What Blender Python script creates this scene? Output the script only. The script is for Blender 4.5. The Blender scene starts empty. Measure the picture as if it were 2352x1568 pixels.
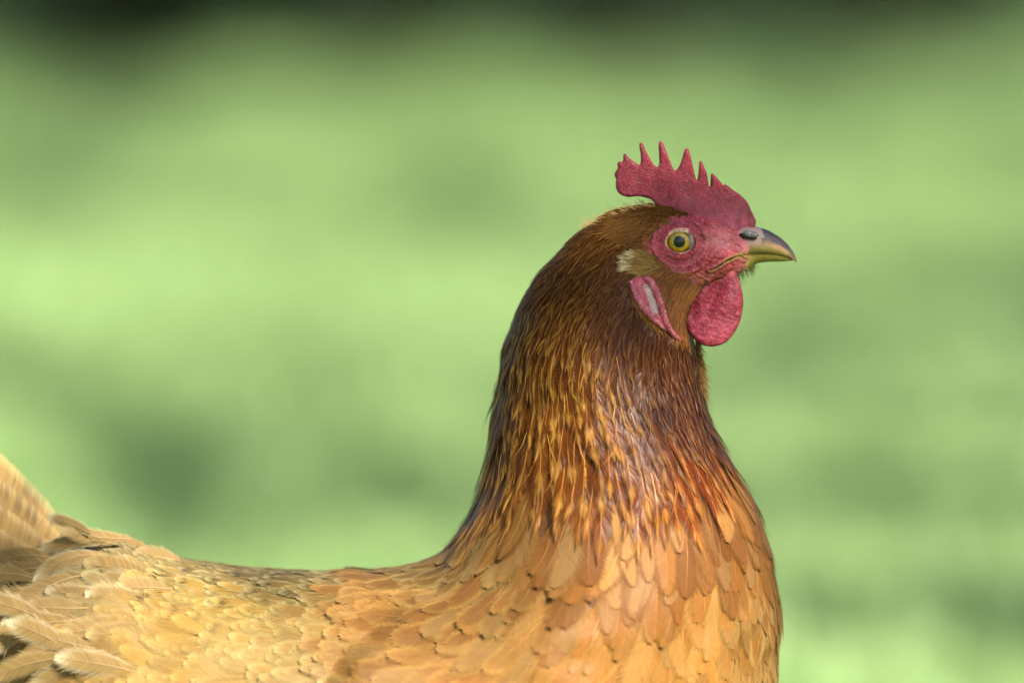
import bpy, math, random
import numpy as np
from mathutils import Vector
from mathutils.geometry import delaunay_2d_cdt

rng = np.random.default_rng(7)
random.seed(7)
sc = bpy.context.scene
COL = sc.collection

# ------------------------------------------------------------------ units
# The hen is drawn in "units" of about a sixth of a millimetre: (u, y, v), u to the right, v down, y away from the camera.
K = 0.41 / 2352.0
ZC = 0.335
def wpos(p):
    p = np.asarray(p, float)
    return np.stack([(p[..., 0] - 1176) * K, p[..., 1] * K, ZC + (784 - p[..., 2]) * K], -1)

# ------------------------------------------------------------------ camera
PITCH = math.radians(6.0)
DIST = 4.0
cam_d = bpy.data.cameras.new('camera')
cam = bpy.data.objects.new('camera', cam_d)
COL.objects.link(cam)
cam_d.sensor_width = 36.0
cam_d.lens = 36.0 * DIST / 0.41
cam_d.clip_start = 0.05
cam_d.clip_end = 400
cam.location = (0, -DIST * math.cos(PITCH), ZC + DIST * math.sin(PITCH))
cam.rotation_euler = (math.radians(90) - PITCH, 0, 0)
cam_d.dof.use_dof = True
cam_d.dof.focus_distance = DIST - 0.020
cam_d.dof.aperture_fstop = 3.5
sc.camera = cam

# ------------------------------------------------------------------ sky and sun
SUN_EL = math.radians(42)
SUN_AZ = math.radians(33)           # to the right of the camera, behind it
SUN = Vector((math.sin(SUN_AZ) * math.cos(SUN_EL), -math.cos(SUN_AZ) * math.cos(SUN_EL), math.sin(SUN_EL)))
world = bpy.data.worlds.new('World')
sc.world = world
world.use_nodes = True
wn = world.node_tree
sky = wn.nodes.new('ShaderNodeTexSky')
sky.sky_type = 'NISHITA'
sky.sun_disc = False
sky.sun_elevation = SUN_EL
sky.sun_rotation = math.atan2(SUN.x, SUN.y)
sky.air_density = 1.0
sky.dust_density = 1.5
bg = wn.nodes['Background']
bg.inputs['Strength'].default_value = 0.065
wn.links.new(sky.outputs['Color'], bg.inputs['Color'])
sun_d = bpy.data.lights.new('sun', 'SUN')
sun_d.energy = 5.0
sun_d.angle = math.radians(0.53)
sun_d.color = (1.0, 0.95, 0.87)
sun = bpy.data.objects.new('sun', sun_d)
COL.objects.link(sun)
sun.rotation_euler = SUN.to_track_quat('Z', 'Y').to_euler()

sc.view_settings.view_transform = 'Standard'
sc.view_settings.look = 'None'
sc.view_settings.gamma = 1.0
sc.view_settings.exposure = 1.9
sc.cycles.use_denoising = True
try:
    sc.cycles.denoiser = 'OPENIMAGEDENOISE'
    sc.cycles.denoising_input_passes = 'RGB_ALBEDO'
except Exception:
    pass
try:
    sc.cycles.denoising_prefilter = 'ACCURATE'
except Exception:
    pass
sc.cycles.max_bounces = 8
sc.cycles.diffuse_bounces = 4
sc.cycles.transparent_max_bounces = 14
sc.cycles.caustics_reflective = False
sc.cycles.caustics_refractive = False

# ------------------------------------------------------------------ helpers
def lin(c):
    c = np.asarray(c, float) / 255.0
    return np.where(c <= 0.04045, c / 12.92, ((c + 0.055) / 1.055) ** 2.4)

def smooth(a, b, x):
    t = np.clip((np.asarray(x, float) - a) / (b - a), 0, 1)
    return t * t * (3 - 2 * t)

_tab = np.random.default_rng(3).random((64, 64, 64))
def vnoise(p):
    p = np.asarray(p, float)
    i = np.floor(p).astype(int)
    f = p - i
    f = f * f * (3 - 2 * f)
    out = 0
    for a in (0, 1):
        for b in (0, 1):
            for c in (0, 1):
                w = (f[..., 0] if a else 1 - f[..., 0]) * (f[..., 1] if b else 1 - f[..., 1]) * (f[..., 2] if c else 1 - f[..., 2])
                out = out + w * _tab[(i[..., 0] + a) % 64, (i[..., 1] + b) % 64, (i[..., 2] + c) % 64]
    return out

def mesh_from(name, co, faces, col=None, mat=None, smooth_shade=True, uv=None):
    """co (N,3); faces = (M,k) int array or list of such arrays; col (N,3) linear"""
    me = bpy.data.meshes.new(name)
    fl = faces if isinstance(faces, list) else [faces]
    fl = [np.asarray(f, np.int32) for f in fl if len(f)]
    me.vertices.add(len(co))
    me.vertices.foreach_set('co', np.ascontiguousarray(co, np.float32).ravel())
    idx = np.concatenate([f.ravel() for f in fl])
    tot = np.concatenate([np.full(len(f), f.shape[1], np.int32) for f in fl])
    start = np.concatenate([[0], np.cumsum(tot)[:-1]]).astype(np.int32)
    me.loops.add(len(idx))
    me.loops.foreach_set('vertex_index', idx)
    me.polygons.add(len(tot))
    me.polygons.foreach_set('loop_start', start)
    me.update(calc_edges=True)
    me.validate()
    if col is not None:
        at = me.attributes.new('Col', 'FLOAT_COLOR', 'POINT')
        c4 = np.ones((len(co), 4), np.float32)
        col = np.asarray(col)
        c4[:, :col.shape[1]] = col
        at.data.foreach_set('color', c4.ravel())
    if smooth_shade:
        me.polygons.foreach_set('use_smooth', np.ones(len(tot), bool))
    if mat:
        me.materials.append(mat)
    return me

def link(name, me, parent=None, **props):
    o = bpy.data.objects.new(name, me)
    COL.objects.link(o)
    if parent is not None:
        o.parent = parent
    for k, v in props.items():
        o[k] = v
    return o

# ------------------------------------------------------------------ materials
def new_mat(name):
    m = bpy.data.materials.new(name)
    m.use_nodes = True
    nt = m.node_tree
    return m, nt, nt.nodes['Principled BSDF'], nt.nodes['Material Output']

def mat_feather(name, trans=0.22, rough=0.42, spec=0.45, aniso=0.0):
    m, nt, p, out = new_mat(name)
    at = nt.nodes.new('ShaderNodeAttribute'); at.attribute_name = 'Col'
    p.inputs['Roughness'].default_value = rough
    p.inputs['Specular IOR Level'].default_value = spec
    nt.links.new(at.outputs['Color'], p.inputs['Base Color'])
    tr = nt.nodes.new('ShaderNodeBsdfTranslucent')
    nt.links.new(at.outputs['Color'], tr.inputs['Color'])
    mx = nt.nodes.new('ShaderNodeMixShader'); mx.inputs['Fac'].default_value = trans
    nt.links.new(p.outputs[0], mx.inputs[1]); nt.links.new(tr.outputs[0], mx.inputs[2])
    tp = nt.nodes.new('ShaderNodeBsdfTransparent')
    ma = nt.nodes.new('ShaderNodeMixShader')
    nt.links.new(at.outputs['Alpha'], ma.inputs['Fac'])
    nt.links.new(tp.outputs[0], ma.inputs[1]); nt.links.new(mx.outputs[0], ma.inputs[2])
    nt.links.new(ma.outputs[0], out.inputs['Surface'])
    return m

def mat_skin(name, bump=0.5, rough=0.55, scale=900.0, fleck=0.12, sss=0.12):
    m, nt, p, out = new_mat(name)
    at = nt.nodes.new('ShaderNodeAttribute'); at.attribute_name = 'Col'
    tc = nt.nodes.new('ShaderNodeTexCoord')
    no = nt.nodes.new('ShaderNodeTexNoise'); no.inputs['Scale'].default_value = scale * 0.9
    no.inputs['Detail'].default_value = 3
    vo = nt.nodes.new('ShaderNodeTexVoronoi'); vo.inputs['Scale'].default_value = scale
    no2 = nt.nodes.new('ShaderNodeTexNoise'); no2.inputs['Scale'].default_value = scale * 0.22
    no2.inputs['Detail'].default_value = 4
    for n in (no, vo, no2):
        nt.links.new(tc.outputs['Object'], n.inputs['Vector'])
    # pale flecks of dry skin
    r = nt.nodes.new('ShaderNodeMapRange'); r.inputs[1].default_value = 0.55; r.inputs[2].default_value = 0.78
    r.inputs[3].default_value = 0; r.inputs[4].default_value = fleck
    nt.links.new(no.outputs['Fac'], r.inputs[0])
    mx = nt.nodes.new('ShaderNodeMixRGB'); mx.inputs[2].default_value = (0.72, 0.48, 0.50, 1)
    nt.links.new(r.outputs[0], mx.inputs[0]); nt.links.new(at.outputs['Color'], mx.inputs[1])
    r2 = nt.nodes.new('ShaderNodeMapRange'); r2.inputs[1].default_value = 0.3; r2.inputs[2].default_value = 0.7
    r2.inputs[3].default_value = 0.72; r2.inputs[4].default_value = 1.18
    nt.links.new(no2.outputs['Fac'], r2.inputs[0])
    ml = nt.nodes.new('ShaderNodeMixRGB'); ml.blend_type = 'MULTIPLY'; ml.inputs[0].default_value = 1
    nt.links.new(mx.outputs[0], ml.inputs[1]); nt.links.new(r2.outputs[0], ml.inputs[2])
    nt.links.new(ml.outputs[0], p.inputs['Base Color'])
    ad = nt.nodes.new('ShaderNodeMath'); ad.operation = 'MULTIPLY_ADD'; ad.inputs[1].default_value = 0.6
    nt.links.new(vo.outputs['Distance'], ad.inputs[0]); nt.links.new(no2.outputs['Fac'], ad.inputs[2])
    bp = nt.nodes.new('ShaderNodeBump'); bp.inputs['Strength'].default_value = bump
    bp.inputs['Distance'].default_value = 0.0007
    nt.links.new(ad.outputs[0], bp.inputs['Height']); nt.links.new(bp.outputs[0], p.inputs['Normal'])
    p.inputs['Roughness'].default_value = rough
    p.inputs['Specular IOR Level'].default_value = 0.28
    p.inputs['Subsurface Weight'].default_value = sss
    p.inputs['Subsurface Radius'].default_value = (1.0, 0.3, 0.2)
    p.inputs['Subsurface Scale'].default_value = 0.0015
    return m

def mat_col(name, rough=0.4, spec=0.5, coat=0.0, bump=0.0, scale=600):
    m, nt, p, out = new_mat(name)
    at = nt.nodes.new('ShaderNodeAttribute'); at.attribute_name = 'Col'
    tc = nt.nodes.new('ShaderNodeTexCoord')
    no = nt.nodes.new('ShaderNodeTexNoise'); no.inputs['Scale'].default_value = scale; no.inputs['Detail'].default_value = 4
    nt.links.new(tc.outputs['Object'], no.inputs['Vector'])
    r2 = nt.nodes.new('ShaderNodeMapRange'); r2.inputs[1].default_value = 0.3; r2.inputs[2].default_value = 0.7
    r2.inputs[3].default_value = 0.82; r2.inputs[4].default_value = 1.14
    nt.links.new(no.outputs['Fac'], r2.inputs[0])
    ml = nt.nodes.new('ShaderNodeMixRGB'); ml.blend_type = 'MULTIPLY'; ml.inputs[0].default_value = 1
    nt.links.new(at.outputs['Color'], ml.inputs[1]); nt.links.new(r2.outputs[0], ml.inputs[2])
    nt.links.new(ml.outputs[0], p.inputs['Base Color'])
    p.inputs['Roughness'].default_value = rough
    p.inputs['Specular IOR Level'].default_value = spec
    p.inputs['Coat Weight'].default_value = coat
    p.inputs['Coat Roughness'].default_value = 0.03
    if bump:
        bp = nt.nodes.new('ShaderNodeBump'); bp.inputs['Strength'].default_value = bump; bp.inputs['Distance'].default_value = 0.0004
        nt.links.new(no.outputs['Fac'], bp.inputs['Height']); nt.links.new(bp.outputs[0], p.inputs['Normal'])
    return m

def mat_leaf(name, c1, c2, trans=0.3, rough=0.5, scale=0.6):
    m, nt, p, out = new_mat(name)
    g = nt.nodes.new('ShaderNodeNewGeometry')
    no = nt.nodes.new('ShaderNodeTexNoise'); no.inputs['Scale'].default_value = scale; no.inputs['Detail'].default_value = 3
    tc = nt.nodes.new('ShaderNodeTexCoord')
    nt.links.new(tc.outputs['Object'], no.inputs['Vector'])
    ad = nt.nodes.new('ShaderNodeMath'); ad.operation = 'MULTIPLY_ADD'; ad.inputs[1].default_value = 0.5
    nt.links.new(g.outputs['Random Per Island'], ad.inputs[0])
    sb = nt.nodes.new('ShaderNodeMapRange'); sb.inputs[1].default_value = 0.3; sb.inputs[2].default_value = 0.7
    sb.inputs[3].default_value = -0.1; sb.inputs[4].default_value = 0.6
    nt.links.new(no.outputs['Fac'], sb.inputs[0]); nt.links.new(sb.outputs[0], ad.inputs[2])
    mx = nt.nodes.new('ShaderNodeMixRGB')
    mx.inputs[1].default_value = (*c1, 1); mx.inputs[2].default_value = (*c2, 1)
    nt.links.new(ad.outputs[0], mx.inputs[0])
    nt.links.new(mx.outputs[0], p.inputs['Base Color'])
    p.inputs['Roughness'].default_value = rough
    p.inputs['Specular IOR Level'].default_value = 0.3
    tr = nt.nodes.new('ShaderNodeBsdfTranslucent')
    nt.links.new(mx.outputs[0], tr.inputs['Color'])
    ms = nt.nodes.new('ShaderNodeMixShader'); ms.inputs[0].default_value = trans
    nt.links.new(p.outputs[0], ms.inputs[1]); nt.links.new(tr.outputs[0], ms.inputs[2])
    nt.links.new(ms.outputs[0], out.inputs['Surface'])
    return m

def mat_ground(name, c1, c2, scale):
    m, nt, p, out = new_mat(name)
    tc = nt.nodes.new('ShaderNodeTexCoord')
    a = nt.nodes.new('ShaderNodeTexNoise'); a.inputs['Scale'].default_value = scale; a.inputs['Detail'].default_value = 8
    b = nt.nodes.new('ShaderNodeTexNoise'); b.inputs['Scale'].default_value = 60; b.inputs['Detail'].default_value = 4
    for n in (a, b):
        nt.links.new(tc.outputs['Object'], n.inputs['Vector'])
    ad = nt.nodes.new('ShaderNodeMath'); ad.operation = 'ADD'
    nt.links.new(a.outputs['Fac'], ad.inputs[0]); nt.links.new(b.outputs['Fac'], ad.inputs[1])
    mr = nt.nodes.new('ShaderNodeMapRange'); mr.inputs[1].default_value = 0.75; mr.inputs[2].default_value = 1.25
    nt.links.new(ad.outputs[0], mr.inputs[0])
    mx = nt.nodes.new('ShaderNodeMixRGB')
    mx.inputs[1].default_value = (*c1, 1); mx.inputs[2].default_value = (*c2, 1)
    nt.links.new(mr.outputs[0], mx.inputs[0]); nt.links.new(mx.outputs[0], p.inputs['Base Color'])
    p.inputs['Roughness'].default_value = 0.9
    p.inputs['Specular IOR Level'].default_value = 0.15
    bp = nt.nodes.new('ShaderNodeBump'); bp.inputs['Strength'].default_value = 0.6; bp.inputs['Distance'].default_value = 0.02
    nt.links.new(b.outputs['Fac'], bp.inputs['Height']); nt.links.new(bp.outputs[0], p.inputs['Normal'])
    return m

M_HACKLE = mat_feather('neck_feather', 0.18, 0.36, 0.08)
M_BODY_F = mat_feather('body_feather', 0.26, 0.55, 0.14)
M_TAIL_F = mat_feather('tail_feather', 0.30, 0.5, 0.18)
M_HAIR = mat_feather('bristle', 0.2, 0.5, 0.12)
M_SKIN = mat_skin('face_skin', fleck=0.0)
M_COMB = mat_skin('comb_skin', 0.5, 0.55, 1300, 0.10, 0.15)
M_LOBE = mat_skin('lobe_skin', 0.5, 0.5, 1000, 0.25, 0.15)
M_BEAK = mat_col('beak_horn', 0.5, 0.25, 0.0, 0.3, 500)
M_EYE = mat_col('eye_wet', 0.03, 0.2, 0.35, 0, 900)
M_LID = mat_col('eyelid_skin', 0.6, 0.2, 0.0, 0.4, 1500)
M_LEG = mat_col('leg_scale', 0.5, 0.4, 0.0, 0.5, 400)

# ================================================================== SETTING
CAM = np.array(cam.location)
def ground_at(u, v, z=0.0):
    up = np.array([0, math.sin(PITCH), math.cos(PITCH)])
    fw = np.array([0, math.cos(PITCH), -math.sin(PITCH)])
    d = fw * DIST + np.array([1, 0, 0]) * (u - 1176) * K + up * (784 - v) * K
    s = (z - CAM[2]) / d[2]
    return CAM + d * s
SUNV = np.array(SUN)

def lawn_height(x, y):
    r = np.hypot(x, y + 0.0)
    far = smooth(1.0, 4.0, r)
    return far * 0.03 * (vnoise(np.stack([x * 0.8 + 5, y * 0.6 + 9, x * 0 + .5], -1)) - 0.5)

M_LAWN = mat_ground('lawn_soil', (0.105, 0.165, 0.050), (0.170, 0.230, 0.090), 0.7)
M_GRASS = mat_leaf('grass_blade', (0.162, 0.258, 0.080), (0.270, 0.378, 0.146), 0.35, 0.5, 0.5)

# lawn sheet: fine near the hen, running out past the horizon
gx = np.concatenate([-np.geomspace(300, 12, 10), np.linspace(-10, 10, 81), np.geomspace(12, 300, 10)])
gy = np.concatenate([-np.geomspace(120, 8, 8), np.linspace(-6, 34, 161), np.geomspace(36, 330, 10)])
X, Y = np.meshgrid(gx, gy, indexing='ij')
Z = lawn_height(X, Y)
n, m_ = X.shape
ii = np.arange(n * m_).reshape(n, m_)
quads = np.stack([ii[:-1, :-1], ii[1:, :-1], ii[1:, 1:], ii[:-1, 1:]], -1).reshape(-1, 4)
lawn = link('lawn', mesh_from('lawn', np.stack([X, Y, Z], -1).reshape(-1, 3), quads, None, M_LAWN), kind='structure',
            label='sunlit green lawn out of focus behind the hen', category='lawn')

def blades(nb, ymin, ymax, half, h0, h1, w, power=1.0):
    y = ymin + (ymax - ymin) * rng.random(nb) ** power
    x = (rng.random(nb) * 2 - 1) * (half + 0.075 * np.maximum(y, 0))
    z = lawn_height(x, y)
    h = h0 + (h1 - h0) * rng.random(nb)
    a = rng.random(nb) * 2 * math.pi
    lean = (rng.random((nb, 2)) - 0.5) * 1.1 * h[:, None]
    dx, dy = np.cos(a) * w, np.sin(a) * w
    wd = w * (0.6 + rng.random(nb) * 0.8) * (1 + np.maximum(y, 0) * 0.06)
    dx, dy = np.cos(a) * wd, np.sin(a) * wd
    p0 = np.stack([x - dx, y - dy, z - 0.004], -1)
    p1 = np.stack([x + dx, y + dy, z - 0.004], -1)
    m = np.stack([x + lean[:, 0] * 0.4, y + lean[:, 1] * 0.4, z + h * 0.62], -1)
    d = np.stack([dx, dy, dx * 0], -1) * 0.8
    t = np.stack([x + lean[:, 0], y + lean[:, 1], z + h], -1)
    co = np.stack([p0, p1, m + d, m - d, t], 1).reshape(-1, 3)
    b = (np.arange(nb) * 5)[:, None]
    q = np.concatenate([b + 0, b + 1, b + 2, b + 3], 1)
    tr = np.concatenate([b + 3, b + 2, b + 4], 1)
    return co, q, tr

co, q, tr = blades(110000, -1.2, 12.0, 0.75, 0.015, 0.036, 0.0020, 1.0)
link('grass', mesh_from('grass', co, [q, tr], None, M_GRASS, False), kind='stuff',
     label='short green grass blades growing all over the lawn', category='grass')

# --- trees: a leaf crown is many small folded leaves gathered in clumps on limbs
def leaf_cloud(pts, size, rs=rng):
    nl = len(pts)
    a = rs.normal(size=(nl, 3)); a /= np.linalg.norm(a, axis=1)[:, None]
    b = np.cross(a, rs.normal(size=(nl, 3))); b /= np.linalg.norm(b, axis=1)[:, None]
    c = np.cross(a, b)
    s = size * (0.6 + 0.8 * rs.random(nl))[:, None]
    p = pts
    co = np.stack([p - a * s * .5, p + b * s * .3 + c * s * .06, p + a * s * .5, p - b * s * .3 + c * s * .06], 1).reshape(-1, 3)
    k = (np.arange(nl) * 4)[:, None]
    return co, np.concatenate([np.concatenate([k, k + 1, k + 2], 1), np.concatenate([k, k + 2, k + 3], 1)], 0)

def tube(path, rad, sides=8, closed_end=True):
    path = np.asarray(path, float); rad = np.asarray(rad, float)
    nn = len(path)
    tg = np.gradient(path, axis=0); tg /= np.linalg.norm(tg, axis=1)[:, None] + 1e-12
    up = np.array([0.31, 0.17, 0.93]) if abs(tg[0] @ np.array([0.31, 0.17, 0.93])) < 0.9 else np.array([1.0, 0, 0])
    co = []
    for i in range(nn):
        a = np.cross(tg[i], up); a /= np.linalg.norm(a)
        b = np.cross(tg[i], a)
        th = np.linspace(0, 2 * math.pi, sides, endpoint=False)
        co.append(path[i] + rad[i] * (np.cos(th)[:, None] * a + np.sin(th)[:, None] * b))
    co = np.concatenate(co + [path[:1], path[-1:]])
    f = []
    for i in range(nn - 1):
        for j in range(sides):
            f.append([i * sides + j, i * sides + (j + 1) % sides, (i + 1) * sides + (j + 1) % sides, (i + 1) * sides + j])
    t = [[(j + 1) % sides, j, nn * sides] for j in range(sides)] + [[(nn - 1) * sides + j, (nn - 1) * sides + (j + 1) % sides, nn * sides + 1] for j in range(sides)]
    return co, np.array(f), np.array(t)

M_BARK = mat_ground('bark', (0.05, 0.035, 0.022), (0.12, 0.09, 0.06), 6)
M_LEAF = mat_leaf('broad_leaf', (0.030, 0.070, 0.015), (0.070, 0.120, 0.030), 0.3, 0.45, 1.0)
M_SHADELEAF = mat_leaf('shaded_evergreen_leaf', (0.006, 0.016, 0.006), (0.020, 0.040, 0.012), 0.1, 0.6, 0.8)  # near-black leaves: the shade on the far bushes is put into the colour

def merge(parts):
    cs, fs, off = [], {}, 0
    for co, *faces in parts:
        cs.append(co)
        for f in faces:
            f = np.asarray(f)
            fs.setdefault(f.shape[1], []).append(f + off)
        off += len(co)
    return np.concatenate(cs), [np.concatenate(v) for v in fs.values()]

def tree(name, label, base, height, clumps, leafmat, leaf, per, group=None, rt=0.13):
    """clumps: list of (centre xyz, radii xyz, leaf count)"""
    base = np.asarray(base, float)
    root = link(name, None, label=label, category='tree')
    if group: root['group'] = group
    root.location = base
    parts = []
    top = np.array([0, 0, height])
    tk = np.array([[0, 0, -0.1], [0.02, 0, height * .25], [-0.03, 0.04, height * .55], [0.03, 0.0, height * .8], [0.0, 0.02, height]])
    parts.append(tube(tk, [rt * 1.35, rt, rt * .8, rt * .5, rt * .2], 10))
    pts = []
    for c, r, nl in clumps:
        c = np.asarray(c, float) - base
        r = np.asarray(r, float)
        hz = min(max(c[2] * 0.55, 0.8), height * .95)
        s = np.array([0, 0, hz])
        mid = s * 0.5 + c * 0.5 + np.array([0, 0, 0.12 * np.linalg.norm(c - s)])
        parts.append(tube(np.array([s, (s + mid) / 2 + [0, 0, .05], mid, (mid + c) / 2, c]), [rt * .38, rt * .3, rt * .22, rt * .13, 0.012], 6))
        sub = rng.normal(size=(max(3, nl // 40), 3)) * r * 0.5
        for q in sub:
            parts.append(tube(np.array([mid * .4 + c * .6, c * .75 + (c + q) * .25, c + q]), [0.014, 0.01, 0.004], 4))
        which = rng.integers(0, len(sub), nl)
        pts.append(c + sub[which] + rng.normal(size=(nl, 3)) * r * 0.36)
    cw, fw = merge(parts)
    link('trunk', mesh_from('trunk', cw, fw, None, M_BARK), root)
    cl, fl = leaf_cloud(np.concatenate(pts), leaf)
    link('crown', mesh_from('crown', cl, fl, None, leafmat, False), root)
    return root

# Trees to the right of and behind the camera whose leaves shade the lawn in patches (and the top of the hen).
def shade(u, v, ru, rdepth, s, nl, z=0.0):
    g = ground_at(u, v, z)
    w = ru * K * np.linalg.norm(g - CAM) / DIST
    c = g + SUNV * s
    return (c, (w, rdepth, 0.06), nl)

def patch(u, v, ru, cover, s, z=0.0):
    g = ground_at(u, v, z)
    D = g[1] - CAM[1]
    w = ru * K * D / DIST
    rd = min(0.85 * ru * K / DIST * D * D / CAM[2], 0.9)
    return (g + SUNV * s, (w, rd, 0.06), max(3, int(cover * (2.1 if cover >= .6 else 1.0) * 2.4 * w * rd / 0.00085)))
shade_a = [patch(470, 1110, 120, 1.7, 6.5), patch(330, 1200, 100, .8, 6.4), patch(200, 1010, 130, .6, 6.8), patch(-20, 930, 110, 1.5, 7.0),
           patch(740, 820, 120, .5, 6.5), patch(860, 1130, 120, .7, 6.6), patch(420, 850, 100, .4, 6.6)]
shade_b = [patch(2365, 730, 110, 1.8, 7.5), patch(1900, 740, 110, .9, 7.5), patch(2345, 1490, 110, 1.7, 6.6),
           patch(2040, 1450, 100, .7, 6.7), patch(2150, 690, 90, .4, 7.4), patch(2280, 340, 110, .7, 7.6), patch(1950, 1080, 80, .3, 7.0)]
shade_c = [patch(-20, 450, 110, 1.4, 8.5), patch(1060, 480, 130, .6, 8.5), patch(150, 330, 110, .3, 8.5), patch(300, 70, 280, 1.6, 8.6), patch(800, 50, 240, 1.4, 8.6),
           patch(1350, 40, 240, 1.6, 8.6), patch(1900, 50, 220, 1.2, 8.6), patch(2300, 50, 180, 1.1, 8.6), patch(200, -100, 350, 2, 8.8), patch(1100, -100, 350, 2, 8.8), patch(1900, -100, 350, 2, 8.8)]
rs_ = random.Random(5)
shade_a += [patch(rs_.uniform(0, 2352), rs_.uniform(250, 1500), rs_.uniform(35, 70), rs_.choice([.3, .4, .55]), 6.8) for _ in range(16)]
tree('broadleaf_tree', 'broadleaf tree on the right nearest the hen, casting patches of shade on the lawn', (5.6, -1.2, 0), 4.6, shade_a, M_LEAF, 0.06, 1, 'shade trees beside the lawn')
tree('broadleaf_tree', 'broadleaf tree on the right, second from the hen, casting patches of shade on the lawn', (6.4, 1.8, 0), 5.2, shade_b, M_LEAF, 0.06, 1, 'shade trees beside the lawn')
tree('broadleaf_tree', 'broadleaf tree on the right, third from the hen, casting patches of shade on the lawn', (7.0, 5.4, 0), 5.6, shade_c, M_LEAF, 0.07, 1, 'shade trees beside the lawn')

# bough above the hen's back and head
hp = []
while len(hp) < 46:
    uu, vv = random.uniform(-150, 1950), random.uniform(200, 1400)
    edge = np.interp(uu, [-100, 300, 900, 1150, 1500, 1700, 1950], [1330, 1310, 1310, 1150, 960, 880, 860])
    if vv < edge and (uu > 1050 or (vv > 1150 and random.random() < .5)):
        tgt = wpos([uu, -180 if uu < 1100 else -90, vv])
        hp.append(tgt + SUNV * random.uniform(3.0, 4.6))
hp = np.array(hp)
hc = hp.mean(0)
HEN_TREE = (3.4, -4.0, 0)
r_ = tree('broadleaf_tree', 'broadleaf tree behind the camera whose bough shades the hen from above', HEN_TREE, 4.4,
          [((3.8, -4.5, 3.7), (.5, .4, .3), 260), ((4.3, -5.0, 4.2), (.5, .5, .4), 300)], M_LEAF, 0.08, 1, 'shade trees beside the lawn')
cl, fl = leaf_cloud(hp - np.array(HEN_TREE), 0.05)
bw, bf = merge([tube(np.array([[0, 0, 2.6], (hc - HEN_TREE) * .5 + [0, 0, 1.5], (hc - HEN_TREE) + [0.05, 0, .02]]), [.05, .03, .008], 6)]
               + [tube(np.array([hc - HEN_TREE + [0.05, 0, .02], p - HEN_TREE]), [.003, .0015], 3) for p in hp[::6]])
link('bough', mesh_from('bough', bw, bf, None, M_BARK), r_)
link('bough_leaves', mesh_from('bough_leaves', cl, fl, None, M_LEAF, False), r_)

# dark bushes and trees at the far edge of the lawn
def bush(label, x, y, rx, h, nl=1500, name='evergreen_bush'):
    root = link(name, None, label=label, category='bush', group='dark bushes at the far edge of the lawn')
    root.location = (x, y, 0)
    st = [tube(np.array([[0, 0, -.05], [math.cos(a) * rx * .3, math.sin(a) * rx * .3, h * .5], [math.cos(a) * rx * .6, math.sin(a) * rx * .6, h * .85]]), [.035, .022, .006], 5)
          for a in np.linspace(0, 6.28, 6)[:-1]]
    cw, fw = merge(st)
    link('trunk', mesh_from('trunk', cw, fw, None, M_BARK), root)
    d = rng.normal(size=(nl, 3)); d /= np.linalg.norm(d, axis=1)[:, None]
    r = rng.random(nl) ** 0.4
    lump = 0.75 + 0.5 * vnoise(d * 1.7 + np.array([x + 9, y, 4]))
    p = d * (r * lump)[:, None] * np.array([rx, rx * .8, h * .55]) + np.array([0, 0, h * .5])
    p[:, 2] = np.maximum(p[:, 2], 0.02)
    cl, fl = leaf_cloud(p, 0.05)
    link('crown', mesh_from('crown', cl, fl, None, M_SHADELEAF, False), root)

bush('dark evergreen bush in the upper left corner at the far edge of the lawn', -0.38, 5.46, 0.19, 0.6, 1800)
bush('dark evergreen bush at the top of the picture, left of the middle', -0.13, 5.54, 0.15, 0.6, 1500)
bush('dark evergreen bush at the top of the picture, above the comb', 0.10, 5.60, 0.13, 0.55, 1300)
bush('tall dark evergreen bush behind the others, to the left', -0.5, 6.5, 0.40, 1.2, 3000)
bush('tall dark evergreen bush behind the others, in the middle', 0.36, 5.95, 0.20, 1.1, 3000)
bush('tall dark evergreen bush behind the others, to the right', 0.70, 6.30, 0.26, 1.2, 2600)

# ================================================================== HEN
HB = np.array([(820 - 1176) * K, 0.0, 0.0])           # on the ground between its feet
hen = link('hen', None, label='brown and buff hen with red comb standing in profile on the lawn', category='hen')
hen.location = HB
def H(p):
    return wpos(p) - HB

# control sections: back point (u,v), front / belly point (u,v), half width, squareness
SEC = np.array([
    (-60, 1430, -90, 1520, 40, 2.0), (20, 1300, -60, 1720, 170, 2.0), (130, 1245, 0, 1900, 280, 2.0), (260, 1236, 150, 2030, 350, 2.0),
    (390, 1284, 320, 2130, 395, 2.1), (560, 1312, 550, 2200, 425, 2.2), (760, 1319, 850, 2230, 440, 2.2), (925, 1312, 1200, 2180, 440, 2.2),
    (1020, 1270, 1540, 1990, 430, 2.1), (1085, 1165, 1740, 1740, 400, 2.05), (1112, 1075, 1790, 1520, 360, 2.0), (1127, 985, 1783, 1330, 315, 2.0),
    (1140, 900, 1735, 1165, 270, 2.0), (1160, 800, 1652, 1010, 235, 2.0), (1200, 690, 1612, 895, 205, 2.0), (1258, 606, 1607, 815, 180, 2.0),
    (1333, 534, 1596, 750, 150, 2.0), (1410, 490, 1612, 700, 124, 2.1), (1485, 472, 1645, 664, 102, 2.3), (1560, 468, 1676, 642, 88, 2.4),
    (1630, 478, 1698, 630, 66, 2.4), (1688, 497, 1708, 622, 49, 2.3), (1722, 516, 1716, 612, 39, 2.1), (1738, 548, 1728, 590, 14, 2.0)], float)
NS = len(SEC)
def catmull(t):
    t = np.clip(np.asarray(t, float), 0, NS - 1 - 1e-6)
    i = t.astype(int); f = (t - i)[..., None]
    g = lambda k: SEC[np.clip(k, 0, NS - 1)]
    p0, p1, p2, p3 = g(i - 1), g(i), g(i + 1), g(i + 2)
    return 0.5 * (2 * p1 + (p2 - p0) * f + (2 * p0 - 5 * p1 + 4 * p2 - p3) * f ** 2 + (3 * p1 - p0 - 3 * p2 + p3) * f ** 3)

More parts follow.
